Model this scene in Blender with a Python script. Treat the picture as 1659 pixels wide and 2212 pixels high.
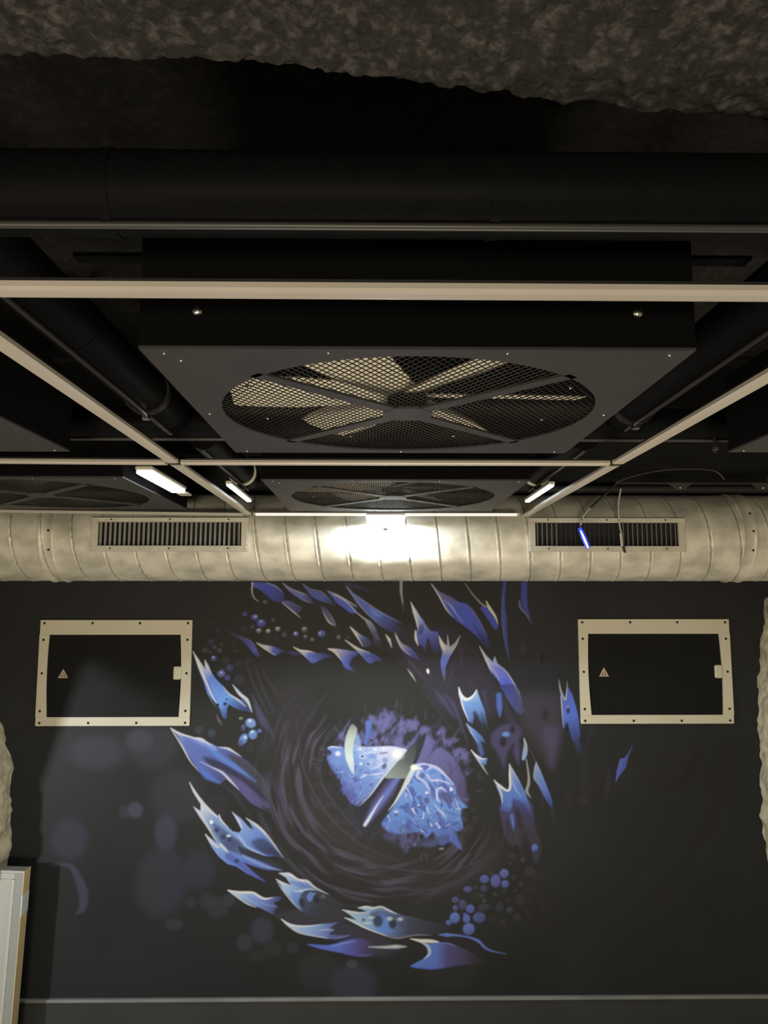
import bpy, math, random
import numpy as np
from mathutils import Vector, Matrix

for o in list(bpy.data.objects):
    bpy.data.objects.remove(o)
scene = bpy.context.scene
COL = scene.collection
R = math.radians
EYE = 1.75            # camera height above the floor, metres
WALL_Y = 3.3          # distance to the mural wall
PITCH, YAW, FPX = R(6.75), R(-0.68), 1640.0

# ------------------------------------------------------------------ camera
cam_d = bpy.data.cameras.new('camera')
cam = bpy.data.objects.new('camera', cam_d)
COL.objects.link(cam)
cam.location = (0, 0, EYE)
cam.rotation_euler = (R(90) + PITCH, 0, YAW)
cam_d.sensor_fit = 'HORIZONTAL'
cam_d.sensor_width = 36.0
cam_d.lens = 36.0 * FPX / 1659.0
cam_d.clip_start = 0.02
scene.camera = cam

# ------------------------------------------------------------------ world, exposure, large lights
w = bpy.data.worlds.new('world')
scene.world = w
w.use_nodes = True
w.node_tree.nodes['Background'].inputs[0].default_value = (0.9, 0.85, 0.75, 1)
w.node_tree.nodes['Background'].inputs[1].default_value = 0.012
vs = scene.view_settings
vs.view_transform = 'Standard'
vs.look = 'None'
vs.exposure = 0.0
vs.gamma = 1.0
vs.use_curve_mapping = False

def area_light(name, loc, target, size, sizey, power, color):
    l = bpy.data.lights.new(name, 'AREA')
    l.shape = 'RECTANGLE'; l.size = size; l.size_y = sizey
    l.energy = power; l.color = color
    o = bpy.data.objects.new(name, l)
    o.location = loc
    o.rotation_euler = (Vector(target) - Vector(loc)).to_track_quat('-Z', 'Y').to_euler()
    COL.objects.link(o)
    return o

area_light('room_light', (-0.3, -3.6, 0.6), (0.0, 3.3, 1.6), 1.4, 0.6, 112, (1.0, 0.88, 0.66))
area_light('room_light', (0.1, 1.55, 0.30), (0.1, 1.75, 2.0), 1.3, 0.7, 25, (1.0, 0.87, 0.68))
area_light('room_light', (-0.75, 0.15, 1.55), (-0.45, 0.50, 2.25), 0.12, 0.12, 1.7, (1.0, 0.82, 0.66))
# daylight-white light coming through the opening in the left side wall
area_light('doorway_light', (-2.2, 1.5, 1.02), (-0.4, 3.3, 0.7), 0.08, 0.08, 24.0, (0.86, 0.95, 1.0))

# ------------------------------------------------------------------ materials
def lin(c):
    c = np.asarray(c, dtype=float) / 255.0
    return np.where(c <= 0.04045, c / 12.92, ((c + 0.055) / 1.055) ** 2.4)

MATS = {}
def mat(name, color, rough=0.5, metal=0.0, noise=None, bump=None, emit=None, spec=0.5, coat=0.0):
    """procedural principled material; noise=(scale, color2, detail[, lo, hi]); bump=(scale, strength, dist)"""
    if name in MATS: return MATS[name]
    m = bpy.data.materials.new(name); m.use_nodes = True
    nt = m.node_tree; b = nt.nodes['Principled BSDF']
    b.inputs['Base Color'].default_value = (*color, 1)
    b.inputs['Roughness'].default_value = rough
    b.inputs['Metallic'].default_value = metal
    b.inputs['Specular IOR Level'].default_value = spec
    b.inputs['Coat Weight'].default_value = coat
    tc = nt.nodes.new('ShaderNodeTexCoord')
    if noise:
        n = nt.nodes.new('ShaderNodeTexNoise'); n.inputs['Scale'].default_value = noise[0]
        n.inputs['Detail'].default_value = noise[2]
        nt.links.new(tc.outputs['Object'], n.inputs['Vector'])
        r = nt.nodes.new('ShaderNodeValToRGB')
        lo, hi = (noise[3], noise[4]) if len(noise) > 3 else (0.35, 0.65)
        r.color_ramp.elements[0].position = lo; r.color_ramp.elements[1].position = hi
        r.color_ramp.elements[0].color = (*color, 1); r.color_ramp.elements[1].color = (*noise[1], 1)
        nt.links.new(n.outputs['Fac'], r.inputs['Fac'])
        nt.links.new(r.outputs['Color'], b.inputs['Base Color'])
    if bump:
        n = nt.nodes.new('ShaderNodeTexNoise'); n.inputs['Scale'].default_value = bump[0]
        n.inputs['Detail'].default_value = 6
        nt.links.new(tc.outputs['Object'], n.inputs['Vector'])
        bp = nt.nodes.new('ShaderNodeBump'); bp.inputs['Strength'].default_value = bump[1]
        bp.inputs['Distance'].default_value = bump[2]
        nt.links.new(n.outputs['Fac'], bp.inputs['Height'])
        nt.links.new(bp.outputs['Normal'], b.inputs['Normal'])
    if emit:
        b.inputs['Emission Color'].default_value = (*emit[0], 1)
        b.inputs['Emission Strength'].default_value = emit[1]
    MATS[name] = m
    return m

M_tube = mat('frosted_diffuser', (0.47, 0.43, 0.375), 0.28, noise=(3.0, (0.51, 0.475, 0.42), 2), spec=0.5)
M_tubeback = mat('tube_back', (0.46, 0.42, 0.32), 0.4)
M_conn = mat('black_plastic', (0.012, 0.012, 0.013), 0.45)
M_box = mat('fan_box_grey', (0.034, 0.033, 0.035), 0.5, noise=(9.0, (0.040, 0.038, 0.040), 3), spec=0.3)
M_side = mat('fan_box_side_black', (0.004, 0.004, 0.004), 0.8, spec=0.05)
M_mesh = mat('guard_black', (0.018, 0.017, 0.016), 0.5)
M_blade = mat('blade_cream', (0.80, 0.74, 0.58), 0.45, noise=(14, (0.86, 0.80, 0.64), 3))
M_pipe = mat('pipe_black_gloss', (0.005, 0.005, 0.006), 0.5, noise=(30, (0.006, 0.006, 0.006), 3), spec=0.04)
M_pipe_grey = mat('pipe_dark_grey', (0.045, 0.044, 0.042), 0.4)
M_steel = mat('bolt_steel', (0.62, 0.62, 0.60), 0.25, metal=1.0)
M_screw = mat('screw_dark', (0.03, 0.028, 0.025), 0.4, metal=0.6)
M_frame = mat('hatch_frame_cream', (0.56, 0.52, 0.40), 0.5, noise=(5, (0.60, 0.56, 0.45), 3))
M_black = mat('hatch_black', (0.007, 0.007, 0.007), 0.5, noise=(6, (0.009, 0.009, 0.009), 2), spec=0.12)
M_cable = mat('cable_black', (0.03, 0.03, 0.03), 0.4)
M_cablegrey = mat('cable_grey', (0.42, 0.42, 0.42), 0.4)
M_slat = mat('slat_grey', (0.30, 0.29, 0.26), 0.45, metal=0.2)
M_slatdark = mat('slat_grey_shaded', (0.03, 0.03, 0.03), 0.5)  # darker slat copy, shade of the set-back slats put into its colour
M_flange = mat('galvanised_flange', (0.52, 0.49, 0.41), 0.45, metal=0.1, noise=(16, (0.62, 0.59, 0.50), 4))
M_concrete = mat('floor_concrete', (0.10, 0.095, 0.085), 0.6, noise=(8, (0.13, 0.12, 0.11), 6))
M_skirt = mat('skirting_dark', (0.040, 0.040, 0.038), 0.35, noise=(4, (0.046, 0.046, 0.044), 3))
M_strip = mat('strip_grey', (0.20, 0.20, 0.19), 0.35, noise=(6, (0.25, 0.25, 0.24), 2))
M_trunk = mat('ceiling_void', (0.010, 0.010, 0.010), 0.8)

def rock_mat(name, c1, c2, c3, scale=34.0, bump=0.5):
    m = bpy.data.materials.new(name); m.use_nodes = True
    nt = m.node_tree; b = nt.nodes['Principled BSDF']; b.inputs['Roughness'].default_value = 0.85
    tc = nt.nodes.new('ShaderNodeTexCoord')
    n1 = nt.nodes.new('ShaderNodeTexNoise'); n1.inputs['Scale'].default_value = scale; n1.inputs['Detail'].default_value = 8
    n1.inputs['Roughness'].default_value = 0.65
    n2 = nt.nodes.new('ShaderNodeTexNoise'); n2.inputs['Scale'].default_value = scale / 5; n2.inputs['Detail'].default_value = 3
    v = nt.nodes.new('ShaderNodeTexVoronoi'); v.inputs['Scale'].default_value = scale * 1.6
    for x in (n1, n2, v): nt.links.new(tc.outputs['Object'], x.inputs['Vector'])
    r = nt.nodes.new('ShaderNodeValToRGB')
    r.color_ramp.elements[0].position = 0.42; r.color_ramp.elements[0].color = (*c1, 1)
    r.color_ramp.elements[1].position = 0.66; r.color_ramp.elements[1].color = (*c3, 1)
    e = r.color_ramp.elements.new(0.52); e.color = (*c2, 1)
    nt.links.new(n1.outputs['Fac'], r.inputs['Fac'])
    mx = nt.nodes.new('ShaderNodeMix'); mx.data_type = 'RGBA'
    nt.links.new(n2.outputs['Fac'], mx.inputs[0])
    nt.links.new(r.outputs['Color'], mx.inputs[6])
    g = (c2[0] * 0.85, c2[1] * 0.98, c2[2] * 0.80)
    mx.inputs[7].default_value = (*g, 1)
    sc_ = nt.nodes.new('ShaderNodeMath'); sc_.operation = 'MULTIPLY'; sc_.inputs[1].default_value = 0.55
    nt.links.new(n2.outputs['Fac'], sc_.inputs[0]); nt.links.new(sc_.outputs[0], mx.inputs[0])
    nt.links.new(mx.outputs[2], b.inputs['Base Color'])
    ad = nt.nodes.new('ShaderNodeMath'); ad.operation = 'ADD'
    nt.links.new(n1.outputs['Fac'], ad.inputs[0]); nt.links.new(v.outputs['Distance'], ad.inputs[1])
    bp = nt.nodes.new('ShaderNodeBump'); bp.inputs['Strength'].default_value = bump; bp.inputs['Distance'].default_value = 0.01
    nt.links.new(ad.outputs[0], bp.inputs['Height']); nt.links.new(bp.outputs['Normal'], b.inputs['Normal'])
    return m

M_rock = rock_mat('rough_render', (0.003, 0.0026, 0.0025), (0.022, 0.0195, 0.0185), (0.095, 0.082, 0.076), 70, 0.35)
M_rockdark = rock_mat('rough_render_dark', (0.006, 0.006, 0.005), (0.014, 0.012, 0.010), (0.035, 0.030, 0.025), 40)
M_stone = rock_mat('pale_stone', (0.36, 0.31, 0.23), (0.54, 0.47, 0.35), (0.68, 0.60, 0.46), 14, 0.3)

# spiral duct metal
def duct_mat():
    m = bpy.data.materials.new('galvanised_duct'); m.use_nodes = True
    nt = m.node_tree; b = nt.nodes['Principled BSDF']
    b.inputs['Metallic'].default_value = 0.2; b.inputs['Roughness'].default_value = 0.42
    tc = nt.nodes.new('ShaderNodeTexCoord')
    mp = nt.nodes.new('ShaderNodeMapping'); mp.inputs['Scale'].default_value = (1, 1.3, 1.3)
    nt.links.new(tc.outputs['Object'], mp.inputs['Vector'])
    n = nt.nodes.new('ShaderNodeTexNoise'); n.inputs['Scale'].default_value = 9; n.inputs['Detail'].default_value = 6
    n2 = nt.nodes.new('ShaderNodeTexNoise'); n2.inputs['Scale'].default_value = 45; n2.inputs['Detail'].default_value = 4
    for x in (n, n2): nt.links.new(mp.outputs['Vector'], x.inputs['Vector'])
    r = nt.nodes.new('ShaderNodeValToRGB')
    r.color_ramp.elements[0].position = 0.34; r.color_ramp.elements[0].color = (0.46, 0.44, 0.37, 1)
    r.color_ramp.elements[1].position = 0.62; r.color_ramp.elements[1].color = (0.74, 0.71, 0.62, 1)
    nt.links.new(n.outputs['Fac'], r.inputs['Fac'])
    # thin dirty line along the spiral seam
    sp = nt.nodes.new('ShaderNodeSeparateXYZ'); nt.links.new(tc.outputs['Object'], sp.inputs[0])
    def mth(op, a, b_=None):
        q = nt.nodes.new('ShaderNodeMath'); q.operation = op
        for k, v in enumerate((a, b_)):
            if v is None: continue
            if isinstance(v, (int, float)): q.inputs[k].default_value = v
            else: nt.links.new(v, q.inputs[k])
        return q.outputs[0]
    ang = mth('ARCTAN2', sp.outputs[2], mth('MULTIPLY', sp.outputs[1], -1.0))
    ph = mth('FRACT', mth('ADD', mth('DIVIDE', sp.outputs[0], 0.117), mth('DIVIDE', ang, 2 * math.pi)))
    ln = mth('LESS_THAN', mth('ABSOLUTE', mth('SUBTRACT', ph, 0.075)), 0.022)
    mx = nt.nodes.new('ShaderNodeMix'); mx.data_type = 'RGBA'
    nt.links.new(mth('MULTIPLY', ln, mth('MULTIPLY', n2.outputs['Fac'], 1.0)), mx.inputs[0])
    nt.links.new(r.outputs['Color'], mx.inputs[6]); mx.inputs[7].default_value = (0.10, 0.09, 0.06, 1)
    nt.links.new(mx.outputs[2], b.inputs['Base Color'])
    r2 = nt.nodes.new('ShaderNodeMapRange'); r2.inputs[3].default_value = 0.34; r2.inputs[4].default_value = 0.52
    nt.links.new(n2.outputs['Fac'], r2.inputs[0]); nt.links.new(r2.outputs[0], b.inputs['Roughness'])
    return m
M_duct = duct_mat()

# ------------------------------------------------------------------ mesh helpers
class MB:
    def __init__(s): s.v = []; s.f = []; s.sm = []
    def add(s, vs, fs, smooth=False):
        k = len(s.v); s.v += [tuple(p) for p in vs]
        for f in fs: s.f.append(tuple(i + k for i in f)); s.sm.append(smooth)
        return s
    def box(s, x0, x1, y0, y1, z0, z1, bev=0.0):
        if bev <= 0:
            vs = [(x, y, z) for z in (z0, z1) for y in (y0, y1) for x in (x0, x1)]
            return s.add(vs, [(0, 2, 3, 1), (4, 5, 7, 6), (0, 1, 5, 4), (2, 6, 7, 3), (0, 4, 6, 2), (1, 3, 7, 5)])
        b = bev; L = []                      # chamfered box: three shells of corners
        for z, i in ((z0, b), (z0 + b, 0), (z1 - b, 0), (z1, b)):
            c = b if i == 0 else b
            X0, X1, Y0, Y1 = x0 + i, x1 - i, y0 + i, y1 - i
            L.append([(X0 + c, Y0, z), (X1 - c, Y0, z), (X1, Y0 + c, z), (X1, Y1 - c, z), (X1 - c, Y1, z), (X0 + c, Y1, z), (X0, Y1 - c, z), (X0, Y0 + c, z)])
        vs = [p for l in L for p in l]; fs = [tuple(range(7, -1, -1)), tuple(range(24, 32))]
        for k in range(3):
            for j in range(8):
                a, d = k * 8 + j, k * 8 + (j + 1) % 8
                fs.append((a, d, d + 8, a + 8))
        return s.add(vs, fs)
    def tube(s, pts, r, n=12, cap=True, smooth=True, prof=None):
        """swept tube along pts; prof = list of (a,b) offsets replaces the circle"""
        pts = [Vector(p) for p in pts]; rs = r if isinstance(r, (list, tuple)) else [r] * len(pts)
        up = Vector((0, 0, 1)); vs = []; m = n if prof is None else len(prof)
        for i, p in enumerate(pts):
            t = (pts[min(i + 1, len(pts) - 1)] - pts[max(i - 1, 0)]).normalized()
            u = up if abs(t.dot(up)) < 0.95 else Vector((1, 0, 0))
            a = t.cross(u).normalized(); b = a.cross(t).normalized()
            for k in range(m):
                if prof is None:
                    q = 2 * math.pi * k / n; vs.append(p + a * math.cos(q) * rs[i] + b * math.sin(q) * rs[i])
                else:
                    vs.append(p + a * prof[k][0] + b * prof[k][1])
        fs = []
        for i in range(len(pts) - 1):
            for k in range(m):
                fs.append((i * m + k, i * m + (k + 1) % m, (i + 1) * m + (k + 1) % m, (i + 1) * m + k))
        s.add(vs, fs, smooth)
        if cap:
            s.add([vs[k] for k in range(m)], [tuple(range(m - 1, -1, -1))])
            s.add([vs[(len(pts) - 1) * m + k] for k in range(m)], [tuple(range(m))])
        return s
    def cyl(s, c, axis, r, h, n=16):
        c = Vector(c); a = Vector(axis).normalized()
        return s.tube([c, c + a * h], r, n)
    def dome(s, c, axis, r, h, n=12, k=4):
        c = Vector(c); a = Vector(axis).normalized()
        pts = [c + a * (h * math.sin(i / k * math.pi / 2)) for i in range(k + 1)]
        rs = [max(r * math.cos(i / k * math.pi / 2), r * 0.02) for i in range(k + 1)]
        return s.tube(pts, rs, n)
    def prism(s, poly, y0, y1):
        """poly in x,z ; extruded along y"""
        n = len(poly)
        vs = [(x, y0, z) for x, z in poly] + [(x, y1, z) for x, z in poly]
        fs = [tuple(range(n)), tuple(range(2 * n - 1, n - 1, -1))] + [(i, i + n, (i + 1) % n + n, (i + 1) % n) for i in range(n)]
        return s.add(vs, fs)
    def build(s, name, m, parent=None, origin=None):
        me = bpy.data.meshes.new(name); me.from_pydata(s.v, [], s.f)
        if origin is not None:
            me.transform(Matrix.Translation(-Vector(origin)))
        me.polygons.foreach_set('use_smooth', s.sm); me.materials.append(m); me.update()
        import bmesh
        bm = bmesh.new(); bm.from_mesh(me); bmesh.ops.recalc_face_normals(bm, faces=bm.faces[:]); bm.to_mesh(me); bm.free()
        o = bpy.data.objects.new(name, me); COL.objects.link(o)
        if parent is not None: o.parent = parent
        if origin is not None: o.location = origin
        return o

def tag(o, label, cat, group=None, kind=None):
    if label: o['label'] = label
    if cat: o['category'] = cat
    if group: o['group'] = group
    if kind: o['kind'] = kind
    return o
def empty(name, loc, label, cat, group=None):
    o = bpy.data.objects.new(name, None); o.location = loc; o.empty_display_size = 0.05
    COL.objects.link(o); return tag(o, label, cat, group)
def struct(o):
    o['kind'] = 'structure'; return o
def copy_tree(o, parent=None):
    c = o.copy(); COL.objects.link(c); c.parent = parent
    for ch in list(o.children): copy_tree(ch, c)
    return c

# value noise (numpy)
def vnoise(x, y, seed=0):
    rng = np.random.RandomState(seed); T = rng.rand(256, 256)
    xi = np.floor(x).astype(int); yi = np.floor(y).astype(int)
    fx = x - xi; fy = y - yi; fx = fx * fx * (3 - 2 * fx); fy = fy * fy * (3 - 2 * fy)
    g = lambda a, b: T[a % 256, b % 256]
    return (g(xi, yi) * (1 - fx) + g(xi + 1, yi) * fx) * (1 - fy) + (g(xi, yi + 1) * (1 - fx) + g(xi + 1, yi + 1) * fx) * fy
def fbm(x, y, oct=4, seed=0):
    s = 0; a = 0.5; t = 0
    for k in range(oct):
        s = s + a * vnoise(x * 2 ** k + 17 * k, y * 2 ** k + 31 * k, seed + k); t += a; a *= 0.5
    return s / t

def grid_mesh(name, P, m, smooth=True):
    """P: (rows, cols, 3) array of points"""
    h, wd = P.shape[:2]
    me = bpy.data.meshes.new(name)
    me.vertices.add(h * wd); me.vertices.foreach_set('co', P.reshape(-1).astype(np.float32))
    i = np.arange(h * wd).reshape(h, wd)
    q = np.stack([i[:-1, :-1], i[:-1, 1:], i[1:, 1:], i[1:, :-1]], -1).reshape(-1, 4)
    n = len(q)
    me.loops.add(n * 4); me.loops.foreach_set('vertex_index', q.reshape(-1).astype(np.int32))
    me.polygons.add(n); me.polygons.foreach_set('loop_start', np.arange(0, n * 4, 4, dtype=np.int32))
    me.polygons.foreach_set('loop_total', np.full(n, 4, dtype=np.int32))
    me.polygons.foreach_set('use_smooth', np.full(n, smooth))
    me.materials.append(m); me.update(calc_edges=True); me.validate()
    o = bpy.data.objects.new(name, me); COL.objects.link(o)
    return o

# ------------------------------------------------------------------ tracing helper: photo point -> metres on a plane y = const
def ray(px, py):
    x = (px - 829.5) / FPX; z = (1106 - py) / FPX; y = 1.0
    c, s = math.cos(PITCH), math.sin(PITCH); y, z = y * c - z * s, y * s + z * c
    c, s = math.cos(YAW), math.sin(YAW); return x * c - y * s, x * s + y * c, z

# ================================================================== MURAL
# The painting is drawn as flat paint (albedo) on a canvas in the wall's own plane and stored per vertex.
CX0, CY0, CW, CH = 0, 1235, 1659, 940
K_UP, K_LO = 0.56, 0.98          # light that falls on the upper / lower wall, used to turn seen colours into paint
yy, xx = np.mgrid[0:CH, 0:CW].astype(np.float32)
yy += CY0; xx += CX0
BASE = np.array([0.0225, 0.0230, 0.0242])
CAN = np.ones((CH, CW, 3)) * BASE
nz = fbm(xx / 140.0, yy / 140.0, 4, 5)
CAN *= (0.82 + 0.36 * nz)[..., None]

S4 = 1659 / 400.0
CR = {'A': (360, 1240, S4), 'B': (720, 1240, S4), 'C': (340, 1500, S4), 'D': (660, 1500, S4), 'E': (980, 1480, S4),
      'F': (380, 1680, S4), 'G': (640, 1700, S4), 'H': (900, 1680, S4), 'I': (480, 1840, S4), 'J': (780, 1840, S4),
      'K': (980, 1240, 1659 / 320.0), 'L': (660, 1560, 1659 / 200.0), 'M': (820, 1560, 1659 / 200.0), 'N': (820, 1680, 1659 / 220.0), 'P': (0, 0, 1.0)}
def T(c, pts):
    ox, oy, s = CR[c]
    return np.array([(ox + u / s, oy + v / s) for u, v in pts], dtype=float)
def gain(y):
    return 1.0 / (K_UP if y < 1487 else K_LO)
def alb(c, g):
    v = lin(c) * g; v = v * .90 + .10 * v.mean()
    return np.clip(v, 0.004, 0.86)
def smooth_closed(p, n=5):
    out = []; N = len(p)
    for i in range(N):
        a, b, c, d = p[i - 1], p[i], p[(i + 1) % N], p[(i + 2) % N]
        for k in range(n):
            t = k / n
            out.append(0.5 * ((2 * b) + (-a + c) * t + (2 * a - 5 * b + 4 * c - d) * t * t + (-a + 3 * b - 3 * c + d) * t ** 3))
    return np.array(out)
def smooth_open(p, n=6):
    p = np.asarray(p, float); q = np.vstack([p[:1] * 2 - p[1:2], p, p[-1:] * 2 - p[-2:-1]]); out = []
    for i in range(1, len(q) - 2):
        a, b, c, d = q[i - 1], q[i], q[i + 1], q[i + 2]
        for k in range(n):
            t = k / n
            out.append(0.5 * ((2 * b) + (-a + c) * t + (2 * a - 5 * b + 4 * c - d) * t * t + (-a + 3 * b - 3 * c + d) * t ** 3))
    out.append(q[-2]); return np.array(out)
def window(p, m):
    x0 = int(max(CX0, np.floor(p[:, 0].min() - m))) - CX0; x1 = int(min(CX0 + CW, np.ceil(p[:, 0].max() + m))) - CX0
    y0 = int(max(CY0, np.floor(p[:, 1].min() - m))) - CY0; y1 = int(min(CY0 + CH, np.ceil(p[:, 1].max() + m))) - CY0
    return (slice(y0, y1), slice(x0, x1)) if x1 > x0 and y1 > y0 else None
def blend(wd, col, a):
    CAN[wd] = CAN[wd] * (1 - a[..., None]) + col * a[..., None]
def polymask(p, wd, soft):
    X = xx[wd]; Y = yy[wd]; ins = np.zeros(X.shape, bool); d2 = np.full(X.shape, 1e9, np.float32)
    for i in range(len(p)):
        x0, y0 = p[i - 1]; x1, y1 = p[i]
        dx, dy = x1 - x0, y1 - y0; L = dx * dx + dy * dy
        if L < 1e-9: continue
        t = np.clip(((X - x0) * dx + (Y - y0) * dy) / L, 0, 1)
        d2 = np.minimum(d2, (X - x0 - t * dx) ** 2 + (Y - y0 - t * dy) ** 2)
        if (y0 > y1) != (y1 > y0) or y0 != y1:
            c = ((y0 > Y) != (y1 > Y)) & (X < dx * (Y - y0) / (dy if abs(dy) > 1e-9 else 1e-9) + x0)
            ins ^= c
    d = np.sqrt(d2) * np.where(ins, 1, -1)
    t = np.clip(d / soft * 0.5 + 0.5, 0, 1)
    return t * t * (3 - 2 * t)
def fill(c, pts, stops, axis=None, soft=1.2, alpha=1.0, sm=True, gn=None, noise=0.0):
    """stops: [(t, (r,g,b)[, a])] along axis (p0,p1) in crop coordinates"""
    p = T(c, pts); g = gn or gain(p[:, 1].mean())
    if sm: p = smooth_closed(p, 3)
    wd = window(p, soft + 2)
    if wd is None: return
    m = polymask(p, wd, soft) * alpha
    if isinstance(stops[0], (int, float)): stops = [(0, stops)]
    if axis is None or len(stops) == 1:
        blend(wd, alb(stops[0][1], g), m); return
    a = T(c, axis); v = a[1] - a[0]
    t = ((xx[wd] - a[0][0]) * v[0] + (yy[wd] - a[0][1]) * v[1]) / (v @ v)
    if noise: t = t + (fbm(xx[wd] / 6, yy[wd] / 6, 3, 9) - 0.5) * noise
    if c in 'ABCEFIK' and len(stops) >= 3 and len(stops[-1]) == 2: stops = stops[:-1] + [(stops[-1][0], stops[-1][1], .30)]
    ts = [s[0] for s in stops]; cs = np.array([alb(s[1], g) for s in stops]); al = [s[2] if len(s) > 2 else 1.0 for s in stops]
    col = np.stack([np.interp(t, ts, cs[:, k]) for k in range(3)], -1)
    blend(wd, col, m * np.interp(t, ts, al))
def line(c, pts, col, w, soft=1.2, alpha=1.0, gn=None, raw=False):
    """tapered stroke, w = full widths in crop units at the points (or a pair)"""
    p = T(c, pts); s = CR[c][2]; g = gn or gain(p[:, 1].mean())
    w = np.asarray(w if isinstance(w, (list, tuple)) else [w], float) / s
    n0 = len(p); ps = smooth_open(p) if n0 > 2 else p
    ww = np.interp(np.linspace(0, 1, len(ps)), np.linspace(0, 1, len(w)), w) if len(w) > 1 else np.full(len(ps), w[0])
    wd = window(ps, ww.max() + soft + 2)
    if wd is None: return
    X = xx[wd]; Y = yy[wd]; A = np.zeros(X.shape, np.float32)
    for i in range(len(ps) - 1):
        x0, y0 = ps[i]; dx, dy = ps[i + 1] - ps[i]; L = dx * dx + dy * dy + 1e-9
        t = np.clip(((X - x0) * dx + (Y - y0) * dy) / L, 0, 1)
        d = np.sqrt((X - x0 - t * dx) ** 2 + (Y - y0 - t * dy) ** 2); r = (ww[i] * (1 - t) + ww[i + 1] * t) / 2
        A = np.maximum(A, np.clip((r - d) / soft * 0.5 + 0.5, 0, 1) * np.clip(r / 0.45, 0, 1))
    blend(wd, alb(col, g), A * A * (3 - 2 * A) * alpha)
def dot(c, cx, cy, rx, ry, col, alpha=1.0, soft=0.35, ang=0.0, gn=None, shade=0.0):
    (X0, Y0), = T(c, [(cx, cy)]); s = CR[c][2]; rx /= s; ry /= s; g = gn or gain(Y0)
    m = max(rx, ry) * (1 + soft) + 2
    wd = window(np.array([[X0 - m, Y0 - m], [X0 + m, Y0 + m]]), 0)
    if wd is None: return
    a = math.radians(ang); X = xx[wd] - X0; Y = yy[wd] - Y0
    u = (X * math.cos(a) + Y * math.sin(a)) / rx; v = (-X * math.sin(a) + Y * math.cos(a)) / ry
    d = np.sqrt(u * u + v * v); t = np.clip((1 + soft - d) / (2 * soft), 0, 1); t = t * t * (3 - 2 * t)
    al = t * alpha
    if shade: al = al * np.clip(1 - shade * (0.5 + 0.5 * (u * 0.4 + v * 0.9)), 0, 1)
    blend(wd, alb(col, g), al)

WH = (205, 208, 215); GW = (150, 150, 158); LB = (125, 160, 220); BL = (78, 118, 200); UB = (52, 64, 150); PU = (80, 76, 120); DK = (40, 42, 48)

# ---- faint far bubbles and shapes
for cx, cy, rx, ry, col, al in [
    (350, 1905, 52, 72, (62, 60, 82), .55), (430, 1880, 34, 42, (62, 60, 80), .5), (292, 1750, 16, 17, (82, 78, 100), .7), (268, 1754, 10, 13, (70, 68, 84), .5),
    (358, 1798, 24, 38, (76, 72, 98), .6), (330, 1610, 52, 50, (68, 68, 84), .45), (210, 1625, 60, 36, (74, 76, 92), .45), (150, 1812, 38, 44, (62, 66, 84), .6),
    (385, 1720, 60, 58, (62, 62, 76), .5), (300, 1600, 30, 24, (80, 80, 100), .4), (470, 1960, 22, 24, (64, 62, 78), .5), (566, 2010, 24, 28, (72, 70, 92), .6),
    (528, 2036, 17, 18, (70, 66, 80), .6), (764, 2128, 48, 46, (72, 68, 92), .6), (760, 2083, 12, 9, (84, 82, 98), .6), (690, 2100, 46, 42, (60, 60, 64), .45),
    (376, 1997, 20, 12, (66, 66, 70), .6), (495, 1945, 12, 14, (70, 68, 84), .5), (632, 2047, 12, 13, (66, 64, 72), .5), (470, 1745, 24, 30, (60, 60, 74), .3),
    (590, 2050, 20, 18, (58, 58, 62), .5), (555, 2065, 18, 12, (58, 58, 60), .5), (412, 1950, 12, 12, (60, 60, 72), .5), (446, 1945, 16, 18, (62, 60, 74), .5),
    (1398, 1897, 20, 15, (44, 46, 46), .7), (1350, 1873, 12, 9, (40, 42, 42), .7), (1578, 1897, 20, 9, (38, 36, 38), .6), (1440, 1935, 12, 10, (38, 34, 38), .6),
    (1530, 1962, 14, 12, (36, 34, 34), .5), (1424, 1675, 12, 14, (42, 38, 38), .6), (1458, 1640, 12, 15, (42, 38, 38), .6), (970, 2108, 60, 30, (58, 58, 60), .35)]:
    dot('P', cx, cy, rx, ry, col, al * .8, 0.34)
dot('P', 330, 1915, 40, 62, (52, 52, 56), .6, 0.3)
line('P', [(112, 1868), (150, 1870), (168, 1895), (180, 1930), (178, 1960), (165, 1975)], (66, 68, 88), [4, 10, 16, 22, 16, 4], 4, .75)
line('P', [(1540, 1990), (1590, 2000), (1620, 2035), (1625, 2080)], (42, 40, 44), [10, 16, 16, 8], 6, .6)
line('P', [(1565, 1620), (1560, 1700), (1520, 1800), (1470, 1870)], (38, 36, 38), [6, 34, 26, 4], 10, .6)
line('P', [(1510, 1620), (1480, 1680), (1430, 1710)], (36, 33, 33), [4, 20, 4], 8, .6)
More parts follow.
